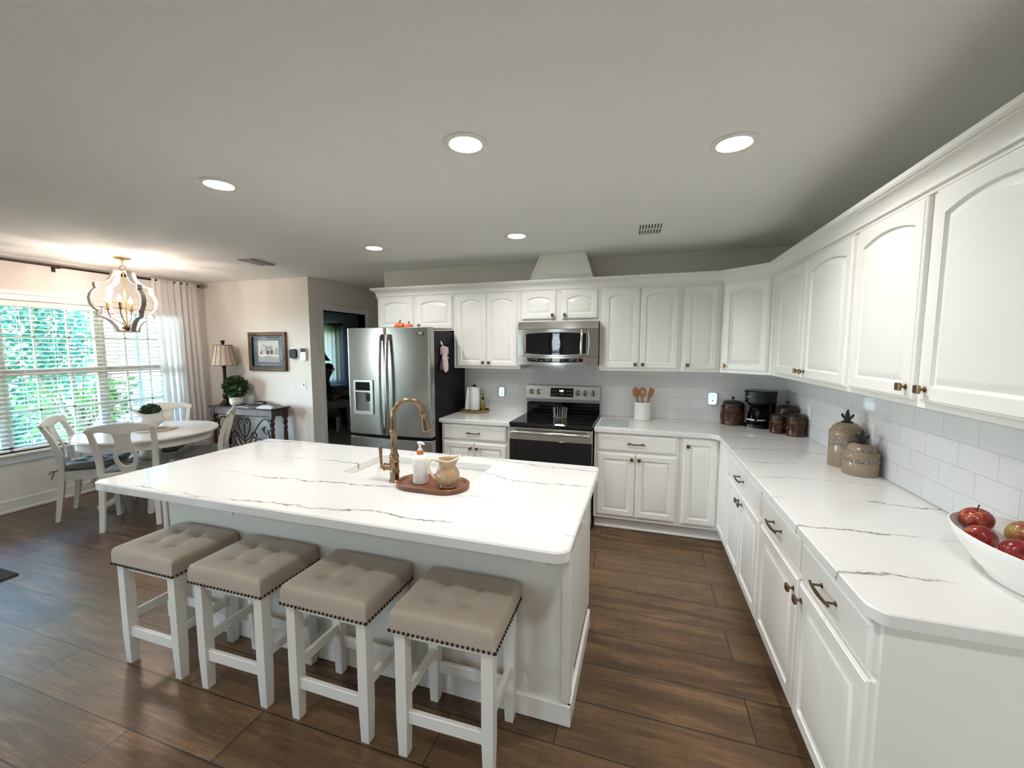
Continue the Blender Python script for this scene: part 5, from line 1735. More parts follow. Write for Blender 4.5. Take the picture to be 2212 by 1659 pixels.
def make_cushion(label):
    t = thing('seat_cushion', label, 'cushion', (0, 0, 0), 0, 'grey tufted chair cushions')
    a = .205; N = 26
    vv, ff, idx = [], [], {}
    def P(i, j, s):
        u, v = -1 + 2 * i / N, -1 + 2 * j / N
        r = math.sqrt(max(0, (1 - u ** 4) * (1 - v ** 4)))
        bul = .040 * r ** .6
        for bx in (-.36, .36):
            for by in (-.36, .36):
                d2 = (u - bx) ** 2 + (v - by) ** 2
                bul -= .022 * math.exp(-d2 / (2 * .09 ** 2)) + .006 * math.exp(-d2 / .06)
        bul = max(.002, bul)
        k = 1 - .06 * (u * u * v * v)
        return (u * a * k, v * a * k - .0 + .01, .4915 + (bul if s else -min(.030, bul * .9)))
    for s in (0, 1):
        for i in range(N + 1):
            for j in range(N + 1):
                idx[s, i, j] = len(vv); vv.append(P(i, j, s))
        for i in range(N):
            for j in range(N):
                ff.append((idx[s, i, j], idx[s, i + 1, j], idx[s, i + 1, j + 1], idx[s, i, j + 1]))
    per = [(i, 0) for i in range(N)] + [(N, j) for j in range(N)] + [(i, N) for i in range(N, 0, -1)] + [(0, j) for j in range(N, 0, -1)]
    for k in range(len(per)):
        p, q = per[k], per[(k + 1) % len(per)]
        ff.append((idx[(0,) + p], idx[(0,) + q], idx[(1,) + q], idx[(1,) + p]))
    obj('pad', MB().add(vv, ff), M['cushion'], t, local=True, ang=80)
    for s in (-1, 1):
        tie = MB()
        tie.tube([(s * .19, -.19, .485), (s * .212, -.225, .475), (s * .225, -.235, .45), (s * .215, -.250, .405)], .006, 6)
        tie.tube([(s * .212, -.225, .475), (s * .222, -.250, .480), (s * .235, -.262, .455), (s * .212, -.235, .470)], .005, 6)
        tie.ball((s * .213, -.228, .474), .010, 8, 6)
        obj('tie', tie, M['cushion'], t, local=True)
    return t
CH = [((-5.705, -1.705), 45, 'white dining chair nearest the island with its back to the camera'), ((-6.305, -1.685), -43, 'white dining chair at the left under the window, seen from behind'),
      ((-6.375, -1.070), -135, 'white dining chair facing the camera in front of the curtain'), ((-5.745, -1.075), 135, 'white dining chair seen edge-on in front of the dark console table')]
CU = ['grey tufted cushion on the dining chair nearest the island', 'grey tufted cushion on the left dining chair under the window', 'grey tufted cushion on the far dining chair facing the camera', 'grey tufted cushion on the edge-on dining chair in front of the console table']
c0 = make_chair(CH[0][2]); k0 = make_cushion(CU[0])
for i, ((x, y), a, lab) in enumerate(CH):
    c, k = (c0, k0) if i == 0 else (dup(c0, (0, 0, 0), 0, lab), dup(k0, (0, 0, 0), 0, CU[i]))
    for o in (c, k):
        o.location = (x, y, 0); o.rotation_euler = (0, 0, R(a))

# woven mat and planted pitcher on the dining table
pmx, pmy = -6.00, -1.345
n = 64
pmb = MB()
pmb.lathe([(.17, 0), (.172, .003), (.165, .006), (.01, .006)], n, (pmx, pmy, TZ2))
for k in range(9): pmb.tube([(pmx + (.025 + .018 * k) * math.cos(2 * PI * j / 40), pmy + (.025 + .018 * k) * math.sin(2 * PI * j / 40), TZ2 + .006) for j in range(40)], .005, 5, closed=True)
tag(obj('woven_placemat', pmb, mottled('seagrass', (.60, .54, .40), (.42, .36, .24), 90, .8)), 'round woven placemat under the planted white pitcher on the dining table', 'placemat')
def leaf_ball(mb, c, r, n, size, rnd, squash=1.0, up=0.0, inner=.55, fold=.25):
    """small pointed leaves spread over a ball"""
    for i in range(n):
        d = V((rnd.gauss(0, 1), rnd.gauss(0, 1), rnd.gauss(0, 1) + up)).normalized()
        rr = r * (inner + (1 - inner) * rnd.random() ** .5)
        p = V(c) + V((d.x * rr, d.y * rr, d.z * rr * squash))
        ax = (d + V((rnd.uniform(-.9, .9), rnd.uniform(-.9, .9), rnd.uniform(-.3, .9)))).normalized()
        sd = ax.cross(V((rnd.gauss(0, 1), rnd.gauss(0, 1), rnd.gauss(0, 1)))).normalized()
        nn = ax.cross(sd)
        s = size * rnd.uniform(.7, 1.25)
        w = s * .36
        pts = [p, p + ax * s * .35 + sd * w + nn * fold * w, p + ax * s * .75 + sd * w * .8 + nn * fold * w, p + ax * s * 1.05, p + ax * s * .75 - sd * w * .8 + nn * fold * w, p + ax * s * .35 - sd * w + nn * fold * w]
        mb.add([tuple(q) for q in pts], [(0, 1, 2, 3), (0, 3, 4, 5)])
pz = TZ2 + .0112
plx, ply = -6.085, -1.33
ppf = [(.050, 0), (.055, .004), (.050, .012), (.060, .028), (.098, .060), (.108, .085), (.100, .108), (.088, .122), (.084, .132), (.088, .144), (.096, .156)]
hb = V((.5, .87, 0)).normalized()
phd = [(plx + hb.x * .090, ply + hb.y * .090, pz + .150), (plx + hb.x * .120, ply + hb.y * .120, pz + .185), (plx + hb.x * .155, ply + hb.y * .155, pz + .170), (plx + hb.x * .150, ply + hb.y * .150, pz + .125), (plx + hb.x * .110, ply + hb.y * .110, pz + .085)]
jug('planted_pitcher', 'wide white pitcher used as a planter on the dining table', plx, ply, pz, ppf, (.95, .075, .015), M['ceramic'], M['ceramic'], R(240), phd)
t = thing('potted_succulent', 'leafy green plant growing from the white pitcher on the dining table', 'plant', (plx, ply, pz + .15))
rp = random.Random(21)
lf = MB()
leaf_ball(lf, (plx, ply, pz + .175), .072, 300, .032, rp, .8, .3, .3)
obj('foliage', lf, M['leafd'], t, smooth=False)
sm = MB()
for k in range(14):
    a = rp.uniform(0, 2 * PI); e_ = rp.uniform(.02, .07)
    sm.tube([(plx + .02 * math.cos(a), ply + .02 * math.sin(a), pz + .10), (plx + e_ * math.cos(a), ply + e_ * math.sin(a), pz + .22)], .0025, 5)
obj('stems', sm, M['leafd'], t)

# ------------------------------------------------------------------ console table with iron scrollwork
KX0, KX1, KY0, KY1, KZ = -6.690, -5.600, -.325, -.025, .835
t = thing('console_table', 'dark mahogany console table with iron scrollwork against the picture wall', 'console table', ((KX0 + KX1) / 2, -.17, 0))
tp = MB()
tp.box(KX0, KX1, KY0, KY1, KZ - .010, KZ, .004).box(KX0 + .010, KX1 - .010, KY0 + .010, KY1 - .004, KZ - .024, KZ - .008, .006)
obj('tabletop', tp, M['darkwood'], t)
obj('apron', MB().box(KX0 + .035, KX1 - .035, KY0 + .035, KY1 - .015, KZ - .105, KZ - .022, .004), M['darkwood'], t)
lp = [(.016, 0), (.019, .010), (.022, .03), (.017, .05), (.019, .08), (.024, .40), (.026, .50), (.019, .535), (.029, .560), (.029, .575), (.019, .60), (.030, .63), (.031, .655), (.022, .672), (.026, .685), (.026, .70)]
def turned(x, y):
    m = MB().lathe(lp, 16, (x, y, 0))
    m.box(x - .028, x + .028, y - .028, y + .028, .695, KZ - .022, .003)
    return m
lx = [KX0 + .055, -6.405 + .04, KX1 - .055]
for x in (KX0 + .055, KX1 - .055):
    for y in (KY0 + .055, KY1 - .045): obj('leg', turned(x, y), M['darkwood'], t)
# scroll panel between the legs
sc_ = MB(Fr((-6.145, KY0 + .075, 0), (1, 0, 0), (0, 0, 1), (0, -1, 0)))
def scr(pts, r=.0078, n=5): sc_.tube([(p[0], p[1], 0) for p in spline(pts, n)], r, 6)
W2 = .455
for s in (-1, 1):
    scr([(s * W2, .10), (s * W2, .40), (s * W2, .72)], .007)
    def sym(pts): scr([(s * x, z) for x, z in pts])
    # large C scroll reaching up to the apron
    sym([(.10, .40), (.17, .52), (.27, .64), (.345, .69), (.415, .67), (.44, .60), (.42, .53), (.365, .505), (.325, .54), (.335, .585), (.365, .59)])
    sym([(.44, .20), (.40, .33), (.31, .41), (.215, .43), (.17, .38), (.195, .325), (.25, .32), (.275, .355), (.25, .385)])
    # inner scrolls around the spear
    sym([(.0, .42), (.05, .47), (.09, .56), (.10, .64), (.06, .69), (.035, .65), (.055, .62)])
    sym([(.0, .38), (.075, .43), (.13, .50), (.175, .51), (.20, .47), (.175, .435), (.145, .455)])
    sym([(.10, .40), (.02, .28), (-.10, .12)])
    sym([(.18, .38), (.08, .25), (.0, .15)])
    sym([(.44, .45), (.36, .30), (.22, .16), (.10, .10)])
    sym([(.38, .56), (.42, .47), (.40, .40), (.34, .38)])
scr([(0, .10), (0, .45), (0, .66)], .007)
scr([(-W2, .115), (0, .115), (W2, .115)], .007)
scr([(-W2, .722), (0, .722), (W2, .722)], .006)
def leafm(x, z, s, a):
    c_, n_ = math.cos(a), math.sin(a)
    for da, k in ((0, 1), (.8, .75), (-.8, .75)):
        c2, n2 = math.cos(a + da), math.sin(a + da)
        L_ = .055 * s * k; w = .016 * s
        sc_.prism([(x, z), (x + c2 * L_ * .5 - n2 * w, z + n2 * L_ * .5 + c2 * w), (x + c2 * L_, z + n2 * L_), (x + c2 * L_ * .5 + n2 * w, z + n2 * L_ * .5 - c2 * w)][::-1], -.004, .006)
leafm(0, .62, 1.3, PI / 2)
for s in (-1, 1):
    leafm(s * .345, .555, 1.1, PI / 2 + s * 1.5); leafm(s * .25, .35, 1.1, PI / 2 - s * 2.2); leafm(s * .10, .22, .9, PI / 2)
obj('scrollwork', sc_, M['iron'], t)

# things on the console
lx_, ly_ = -6.520, -.185
t = thing('table_lamp', 'table lamp with a dark turned base and a striped bell shade on the console table', 'lamp', (lx_, ly_, KZ))
obj('base', MB().lathe([(.092, 0), (.094, .008), (.080, .022), (.060, .034), (.052, .048), (.034, .066), (.026, .085), (.034, .105), (.042, .130), (.034, .155), (.020, .172), (.024, .180), (.022, .190), (.019, .30), (.020, .48), (.030, .545), (.034, .552), (.034, .562), (.014, .568), (.012, .60)], 28, (lx_, ly_, KZ)), mottled('lamp_bronze', (.035, .020, .014), (.015, .010, .008), 40, .35, .5), t)
def shade_m():
    m = cloth_tl('lamp_shade_fabric', (.84, .76, .68), (.8, .68, .58), .35); return m
sh = MB(); n = 60
prf = [(.152, .530), (.134, .60), (.117, .67), (.104, .735), (.097, .785), (.096, .795)]
for r_, z in [(0, 0)][:0]: pass
def shr(r, z): return [(lx_ + (r + .0035 * abs(math.sin(15 * PI * j / n * 1.0))) * math.cos(2 * PI * j / n), ly_ + (r + .0035 * abs(math.sin(15 * PI * j / n))) * math.sin(2 * PI * j / n), KZ + z - .0) for j in range(n)]
sh.rings([shr(r, z) for r, z in prf] + [shr(r - .003, z) for r, z in prf[::-1]], True, False, False)
shd = obj('lamp_shade', sh, shade_m(), t, ang=50)
rb = MB()
for k in range(14):
    a = 2 * PI * k / 14
    rb.tube([(lx_ + (r + .005) * math.cos(a), ly_ + (r + .005) * math.sin(a), KZ + z) for r, z in prf], .0026, 5)
for r_, z in (prf[0], prf[-1]):
    rb.tube([(lx_ + (r_ + .003) * math.cos(2 * PI * j / 40), ly_ + (r_ + .003) * math.sin(2 * PI * j / 40), KZ + z) for j in range(40)], .0045, 5, closed=True)
obj('stripe_ribs', rb, mat('shade_stripe', (.20, .145, .105), .8), shd)
obj('finial', MB().lathe([(.010, .79), (.012, .805), (.018, .815), (.020, .832), (.026, .848), (.022, .856)], 14, (lx_, ly_, KZ)), M['iron'], t)
bx2, by2 = -6.330, -.190
t = thing('potted_topiary', 'round boxwood topiary in a white textured pot on the console table', 'plant', (bx2, by2, KZ))
n = 60
def pr_(r, z): return [(bx2 + r * (1 + .03 * math.sin(14 * 2 * PI * j / n + z * 40)) * math.cos(2 * PI * j / n), by2 + r * (1 + .03 * math.sin(14 * 2 * PI * j / n + z * 40)) * math.sin(2 * PI * j / n), KZ + z) for j in range(n)]
obj('pot', MB().rings([pr_(.048, 0), pr_(.068, .020), pr_(.080, .055), pr_(.079, .090), pr_(.066, .115), pr_(.060, .115), pr_(.055, .095)]), M['ceramic'], t, ang=60)
lf = MB(); rp = random.Random(4)
leaf_ball(lf, (bx2, by2, KZ + .245), .122, 620, .042, rp, 1.08, 0, .5)
obj('foliage', lf, M['leaf'], t, smooth=False)
sm = MB()
for k in range(16):
    d = V((rp.gauss(0, 1), rp.gauss(0, 1), abs(rp.gauss(0, 1)))).normalized()
    sm.tube([(bx2, by2, KZ + .10), (bx2 + d.x * .10, by2 + d.y * .10, KZ + .24 + d.z * .10)], .003, 5)
obj('stems', sm, M['leaf'], t)
def paper(x, y, w, d, z, h, rz, m, name, label, cat, parts=False, bend=0):
    t = thing(name, label, cat, (x, y, z), R(rz))
    obj('cover', MB().box(-w / 2, w / 2, -d / 2, d / 2, h * .86, h, .0008).box(-w / 2, w / 2, -d / 2, d / 2, 0, h * .14, .0006).box(-w / 2, -w / 2 + .002, -d / 2, d / 2, 0, h), m, t, local=True)
    obj('pages', MB().box(-w / 2 + .002, w / 2 - .003, -d / 2 + .003, d / 2 - .003, h * .12, h * .88), M['pages'], t, local=True, smooth=False)
    return t
M['pages'] = mat('page_white', (.74, .73, .71), .8)
def cover(n, c): return mat('cover_' + n, c, .35)
paper(-5.735, -.225, .235, .165, KZ + .0005, .020, 4, cover('white', (.62, .62, .62)), 'book', 'thick pale book at the bottom of the stack on the right end of the console', 'book')
paper(-5.725, -.215, .220, .150, KZ + .0206, .012, 8, cover('grey', (.40, .41, .43)), 'book', 'grey book in the middle of the stack on the right end of the console', 'book')
paper(-5.730, -.215, .190, .135, KZ + .0327, .010, -3, cover('dark', (.10, .10, .12)), 'book', 'dark slim book on top of the stack on the right end of the console', 'book')
paper(-6.085, -.235, .230, .150, KZ + .0005, .006, -6, cover('mag', (.66, .66, .70)), 'magazine', 'white magazine left in the middle of the console in front of the plant pot', 'magazine')
paper(-5.960, -.150, .215, .150, KZ + .0005, .008, 12, cover('mag2', (.22, .17, .13)), 'magazine', 'brown magazine lying under the dark case on the console', 'magazine')
paper(-6.000, -.248, .200, .120, KZ + .0067, .005, 14, cover('mag3', (.07, .07, .08)), 'magazine', 'black magazine lying open on the white magazine on the console', 'magazine')
t = thing('glasses_case', 'dark oblong glasses case on the console behind the magazines', 'case', (-6.035, -.085, KZ), R(3))
g = MB().rings([[(x, r_ * .034 * math.cos(2 * PI * j / 16), .031 + r_ * .030 * math.sin(2 * PI * j / 16)) for j in range(16)] for x, r_ in ((-.088, .25), (-.083, .6), (-.070, .9), (-.04, 1), (.04, 1), (.07, .9), (.083, .6), (.088, .25))])
obj('shell', g, mat('case_leather', (.022, .014, .012), .35), t, local=True)

# ------------------------------------------------------------------ wall things
pic_x0, pic_x1, pic_z0, pic_z1 = -6.268, -5.640, 1.290, 1.798
t = thing('framed_picture', 'framed house drawing in a bronzed wood frame on the wall above the console', 'picture', ((pic_x0 + pic_x1) / 2, 0, 1.54))
fp = Fr((pic_x0, 0, pic_z0), (1, 0, 0), (0, 0, 1), (0, -1, 0))
PW, PH = pic_x1 - pic_x0, pic_z1 - pic_z0
def rect(d): return [(d, d), (PW - d, d), (PW - d, PH - d), (d, PH - d)]
frm = MB(fp)
rr = [(0, .001), (0, .030), (.010, .036), (.028, .038), (.045, .030), (.055, .026), (.058, .014), (.058, .001)]
frm.rings([[(x, y, z) for x, y in rect(d)] for d, z in rr] + [[(x, y, .001) for x, y in rect(0)]], True, False, False)
obj('frame', frm, M['framewood'], t, ang=25)
ib2 = MB(fp); ib2.rings([[(x, y, z) for x, y in rect(d)] for d, z in ((.052, .020), (.052, .0285), (.062, .0285), (.066, .016))], True, False, False)
obj('inner_lip', ib2, M['black'], t, ang=25)
obj('mat_board', MB(fp).box(.056, PW - .056, .056, PH - .056, .004, .010), mat('mat_slate', (.065, .085, .105), .5), t, smooth=False)
ax0_, ax1_, az0_, az1_ = .150, PW - .130, .120, PH - .110
art = obj('print', MB(fp).box(ax0_, ax1_, az0_, az1_, .010, .0115), mat('print_paper', (.60, .60, .57), .6), t, smooth=False)
aw, ah = ax1_ - ax0_, az1_ - az0_
dg = mat('print_ink', (.10, .11, .11), .7); lgx = mat('print_wash', (.36, .37, .35), .7)
ar = MB(Fr(fp((ax0_, az0_, .0115)), fp.u, fp.v, fp.w))
def q4(poly, e=.0005): ar.prism([(x * aw, z * ah) for x, z in poly], 0, e)
ar.m = 1
q4([(0.02, .02), (.98, .02), (.98, .22), (.5, .30), (.02, .24)]); q4([(.34, .62), (.74, .62), (.70, .76), (.40, .76)]); q4([(.75, .35), (.98, .32), (.98, .62), (.85, .70)])
ar.m = 0
q4([(.17, .62), (.28, .85), (.30, .85), (.20, .62)], .0008); q4([(.28, .85), (.30, .85), (.41, .62), (.38, .62)], .0008)
for x in (.18, .27, .36, .46, .56, .66): q4([(x, .34), (x + .018, .34), (x + .018, .58), (x, .58)], .0008)
q4([(.38, .60), (.72, .60), (.72, .62), (.38, .62)], .0008); q4([(.10, .53), (.46, .60), (.46, .585), (.10, .51)], .0008)
q4([(.40, .36), (.54, .36), (.54, .54), (.40, .54)], .0008); q4([(.60, .36), (.72, .36), (.72, .56), (.60, .56)], .0008); q4([(.10, .36), (.17, .36), (.17, .50), (.10, .50)], .0008)
for k in range(7): q4([(.06 + .06 * k, .92), (.09 + .06 * k, .92), (.09 + .06 * k, .95), (.06 + .06 * k, .95)], .0008)
obj('drawing', ar, [dg, lgx], art, smooth=False)
def flat_glass():
    return thin_glass('picture_glass', (1, 1, 1), .06)
obj('glazing', MB(fp).box(.058, PW - .058, .058, PH - .058, .0145, .0155), flat_glass(), t, smooth=False)
def squircle(r, n=32, e=4):
    return [(r * math.copysign(abs(math.cos(2 * PI * i / n)) ** (2 / e), math.cos(2 * PI * i / n)), r * math.copysign(abs(math.sin(2 * PI * i / n)) ** (2 / e), math.sin(2 * PI * i / n))) for i in range(n)]
M['dimglass'] = mat('dim_screen', (.006, .009, .010), .3, Specular_IOR_Level=.06)
t = thing('thermostat', 'black rounded-square thermostat on a round white plate right of the picture', 'thermostat', (-5.530, 0, 1.520))
f3 = Fr((-5.530, 0, 1.520), (1, 0, 0), (0, 0, 1), (0, -1, 0))
obj('wall_plate', MB(f3).lathe([(.084, 0), (.084, .006), (.078, .010)], 40), M['white'], t)
bz = obj('body', MB(f3).prism(squircle(.061), .008, .028, .004), M['dimglass'], t)
obj('screen', MB(f3).prism(squircle(.052), .0275, .0285), M['dimglass'], bz)
t = thing('alarm_keypad', 'white alarm keypad with a dark screen on the wall near the hallway corner', 'keypad', (-5.363, 0, 1.512))
f3 = Fr((-5.363, 0, 1.512), (1, 0, 0), (0, 0, 1), (0, -1, 0))
obj('body', MB(f3).prism(round_poly([(-.042, -.080), (.042, -.080), (.042, .080), (-.042, .080)], .010), 0, .026, .003), M['white'], t)
obj('screen', MB(f3).box(-.039, .039, .028, .077, .025, .0275, .001), M['dimglass'], t)
ks = MB(f3)
for i in range(3):
    for j in range(4): ks.box(-.024 + i * .017, -.012 + i * .017, -.062 + j * .019, -.051 + j * .019, .0255, .027)
obj('keys', ks, mat('key_grey', (.55, .56, .60), .5), t, smooth=False)

# ------------------------------------------------------------------ chandelier
hx, hy = -6.180, -1.420
t = thing('chandelier', 'washed wood quatrefoil lantern chandelier with candle bulbs over the dining table', 'chandelier', (hx, hy, H))
obj('canopy', MB().lathe([(.068, 0), (.068, -.006), (.050, -.016), (.020, -.022), (.010, -.028)], 36, (hx, hy, H)), M['gold'], t)
chn = MB()
chn.tube([(hx, hy, H - .026), (hx, hy, H - .050)], .009, 8)
chn.tube([(hx, hy, H - .048), (hx, hy, H - .078)], .004, 8)
dr_ = V((.494, .87, 0))
chn.tube([(hx + dr_.x * .022 * math.sin(a * PI / 8), hy + dr_.y * .022 * math.sin(a * PI / 8), H - .100 + .024 * math.cos(a * PI / 8)) for a in range(16)], .0042, 6, closed=True)
obj('hanging_loop', chn, M['gold'], t)
ZT = H - .128
hp_ = [(.108, 0), (.110, -.030), (.122, -.062), (.148, -.098), (.190, -.126), (.240, -.138), (.276, -.141), (.276, -.186), (.262, -.189), (.290, -.210), (.318, -.246), (.332, -.292), (.322, -.344), (.292, -.386), (.258, -.409), (.274, -.412), (.272, -.456), (.222, -.466), (.176, -.488), (.140, -.522), (.118, -.558), (.110, -.600)]
hp_ = [(r_ * .86, z) for r_, z in hp_]
b_ang = math.atan2(.87, .494)
for k, a in enumerate((b_ang + R(28), b_ang - R(62))):
    f = Fr((hx, hy, ZT), (math.cos(a), math.sin(a), 0), (0, 0, 1), (math.sin(a), -math.cos(a), 0))
    out = [(r_, z) for r_, z in hp_[::-1]] + [(-r_, z) for r_, z in hp_]       # counter-clockwise
    out = out
    inn = inset(out, .017)
    # inset may fold at the sharp notches: keep it simple by radial offset
    inn = []
    for x, z in out:
        s = 1 if x > 0 else -1
        zz = z - .012 if z > -.01 else (z + .012 if z < -.59 else z)
        inn.append((x - s * .017, zz))
    obj('lantern_frame', MB(f).band(out, inn, -.021, .021), M['greywood'], t, ang=30)
obj('stem', MB().tube([(hx, hy, ZT - .002), (hx, hy, ZT - .56)], .0065, 10), M['gold'], t)
obj('hub', MB().lathe([(.004, -.600), (.012, -.585), (.036, -.568), (.046, -.556), (.046, -.550), (.014, -.545)], 24, (hx, hy, ZT)), M['bronze'], t)
M['bulb'] = glow('candle_bulb', (1.0, .62, .24), 22.0, (1, .9, .7))
for k in range(4):
    a = b_ang - R(17) + k * PI / 2
    d = V((math.cos(a), math.sin(a), 0))
    zz = ZT
    pts = spline([(hx + d.x * .012, hy + d.y * .012, zz - .548), (hx + d.x * .03, hy + d.y * .03, zz - .520), (hx + d.x * .08, hy + d.y * .08, zz - .485), (hx + d.x * .120, hy + d.y * .120, zz - .455), (hx + d.x * .135, hy + d.y * .135, zz - .410), (hx + d.x * .135, hy + d.y * .135, zz - .385)], 4)
    am = obj('arm', MB().tube(pts, .0045, 8), M['bronze'], t)
    c_ = (hx + d.x * .135, hy + d.y * .135, zz - .385)
    obj('candle_cup', MB().lathe([(.006, 0), (.022, .006), (.024, .010), (.012, .012)], 16, c_), M['bronze'], am)
    obj('candle_sleeve', MB().lathe([(.0125, .010), (.0125, .070), (.008, .073)], 16, c_), M['gold'], am)
    obj('bulb', MB().lathe([(.008, .072), (.013, .082), (.0165, .098), (.014, .116), (.007, .134), (.002, .146)], 16, c_), M['bulb'], am)
    l = lamp('bulb_light', 'POINT', (c_[0] - hx, c_[1] - hy, c_[2] + .165 - H), 5.2, (1.0, .81, .72), parent=t, shadow_soft_size=.012)

# ------------------------------------------------------------------ curtain and rod
CXC = XL + .085
t = thing('window_curtain', 'long white linen curtain with pompom edging right of the window', 'curtain', (CXC, -.42, 2.40))
cm = MB()
nu, nv = 90, 26
def cpt(u, v):
    """u along the width, v down the drop"""
    w0, w1 = -.705 + .06 * v, -.155 + .03 * v - .01
    y = w0 + (w1 - w0) * u
    am_ = .009 + .030 * v
    x = CXC + am_ * math.sin(u * 2 * PI * 7.5 + .5 * math.sin(v * 3 + u * 9)) + .008 * math.sin(u * 37)
    return (x + .012, y + .006 * math.sin(u * 47 + v * 4), 2.405 - (2.405 - .03) * v)
rs = [[cpt(i / nu, j / nv) for i in range(nu + 1)] for j in range(nv + 1)]
cm.rings(rs, False, False, False)
obj('panel', cm, M['curtain'], t, ang=180)
hd_ = MB()
hd_.rings([[(p[0] + s * (.002 + .008 * (1 if 0 < k < 3 else 0)), p[1], 2.395 + dz) for p in rs[0]] for k, (s, dz) in enumerate(((1, -.012), (1, .004), (1, .028), (1, .044)))], False, False, False)
obj('rod_pocket', hd_, M['curtain'], t, ang=180)
pom = obj('pompom', MB().ball((0, 0, 0), .0095, 8, 6), M['curtain'], t, local=True)
first = True
for u, s in ((0, -1), (1, 1)):
    for k in range(40):
        p = cpt(u, .012 + .976 * k / 39)
        if not first:
            pom = pom.copy(); COL.objects.link(pom); pom.parent = t
        first = False
        pom.location = V((p[0] + .004, p[1] + s * .011, p[2])) - t.location
t = thing('curtain_rod', 'long dark bronze curtain rod above the window', 'curtain rod', (XL + .09, -1.5, 2.425))
rz_ = 2.420
obj('pole', MB().tube([(XL + .09, -3.2, rz_ - .0), (XL + .09, -.135, rz_ + .0)], .0125, 12), M['rod'], t)
obj('bracket', MB().box(XL, XL + .010, -1.545, -1.515, rz_ - .05, rz_ + .02, .003).box(XL, XL + .09, -1.536, -1.524, rz_ - .018, rz_ - .010).box(XL + .078, XL + .104, -1.545, -1.515, rz_ - .022, rz_ + .014, .004), M['rod'], t)
obj('bracket', MB().box(XL, XL + .010, -.148, -.120, rz_ - .04, rz_ + .02, .003).box(XL, XL + .09, -.14, -.128, rz_ - .018, rz_ - .010).box(XL + .078, XL + .104, -.148, -.120, rz_ - .022, rz_ + .014, .004), M['rod'], t)
fn = MB(Fr((XL + .09, -.135, rz_), (1, 0, 0), (0, 0, 1), (0, 1, 0)))
fn.frame = Fr((XL + .09, -.140, rz_), (0, 0, 1), (1, 0, 0), (0, 1, 0))
fn.lathe([(.013, 0), (.018, .006), (.014, .012), (.030, .030), (.033, .045), (.028, .060), (.012, .070), (.004, .074)], 20)
obj('finial', fn, mottled('finial_tan', (.30, .22, .15), (.18, .12, .08), 30, .5), t)

# ------------------------------------------------------------------ floor mat at the left edge
t = thing('floor_mat', 'corner of a dark floor mat at the left edge of the photo', 'rug', (-6.0, -3.2, 0))
fm2 = MB().prism(round_poly([(-5.40, -2.625), (-6.75, -2.625), (-6.75, -3.55), (-5.40, -3.55)], .012), 0.0, .012, .003)
obj('pile', fm2, mottled('mat_dark', (.020, .020, .022), (.045, .043, .045), 160, .95, 0, .5), t)

# ------------------------------------------------------------------ wall behind the camera: curtains and blinds that show as reflections
for k, (a, b, z0, z1) in enumerate(FW):
    for s, y_ in ((-1, a - .14), (1, b + .14)):
        cmx = MB(); nu2 = 40
        cmx.rings([[(y_ - .17 + .34 * i / nu2, YF + .06 + .022 * math.sin(i / nu2 * 2 * PI * 4), z) for i in range(nu2 + 1)] for z in (2.3, 1.2, .02)], False, False, False)
        tag(obj('grey_curtain', cmx, M['frontcurtain'], ang=180), ['grey curtain at the left side of the left window behind the camera', 'grey curtain at the right side of the left window behind the camera', 'grey curtain at the left side of the right window behind the camera', 'grey curtain at the right side of the right window behind the camera'][k * 2 + (s > 0)], 'curtain', 'grey curtains behind the camera')
a, b, z0, z1 = FW[0]
t = thing('front_blind', 'slatted blind in the window behind the camera that reflects in the microwave', 'blind', ((a + b) / 2, YF - .04, z0))
sl = MB()
for k in range(26):
    z = z0 + .03 + k * .045
    sl.add([(x_, y_, z + dz_ + e_) for x_ in (a + .01, b - .01) for y_, dz_ in ((YF - .056, .018), (YF - .024, -.018)) for e_ in (0, .003)], [(0, 1, 3, 2), (4, 6, 7, 5), (0, 4, 5, 1), (2, 3, 7, 6), (0, 2, 6, 4), (1, 5, 7, 3)])
obj('slats', sl, M['slat'], t, smooth=False)

# ------------------------------------------------------------------ den seen through the doorway
t = thing('den_curtain', 'pale grommet curtain hanging in the dark den beyond the doorway', 'curtain', (-7.80, 3.28, 2.1))
cmx = MB(); nu2 = 80
def dpt(i, z): return (-8.35 + .78 * i / nu2, 3.28 + .045 * math.sin(i / nu2 * 2 * PI * 6.5), z)
cmx.rings([[dpt(i, z) for i in range(nu2 + 1)] for z in (2.135, 1.5, .80)], False, False, False)
obj('panel', cmx, M['dencurtain'], t, ang=180)
gr = MB()
for k in range(13):
    i = (k + .5) / 13 * nu2
    p = dpt(i, 2.10)
    gr.tube([(p[0] + .020 * math.cos(q * PI / 6), p[1] + .0, p[2] + .020 * math.sin(q * PI / 6)) for q in range(12)], .005, 6, closed=True)
obj('grommets', gr, M['rod'], t)
tag(obj('den_curtain_rod', MB().tube([(-9.2, 3.28, 2.10), (-7.50, 3.28, 2.10)], .012, 10), M['rod']), 'dark curtain rod carrying the grommet curtain in the den', 'curtain rod')
# dark upholstered settle under the den window with a light throw
t = thing('den_sofa', 'dark sofa with a light throw under the den window', 'sofa', (-7.5, 2.95, 0))
obj('seat', MB().box(-8.6, -6.55, 2.62, 3.30, .06, .44, .04), mat('sofa_dark', (.05, .05, .055), .9), t)
obj('back', MB().box(-8.6, -6.55, 3.10, 3.36, .40, .74, .05), mat('sofa_dark2', (.05, .05, .055), .9), t)
obj('throw', MB().box(-7.75, -6.95, 3.06, 3.375, .745, .765, .006).box(-7.75, -6.95, 3.06, 3.085, .56, .76, .008), fabric('throw_grey', (.38, .38, .37), (.48, .48, .46), 60), t)
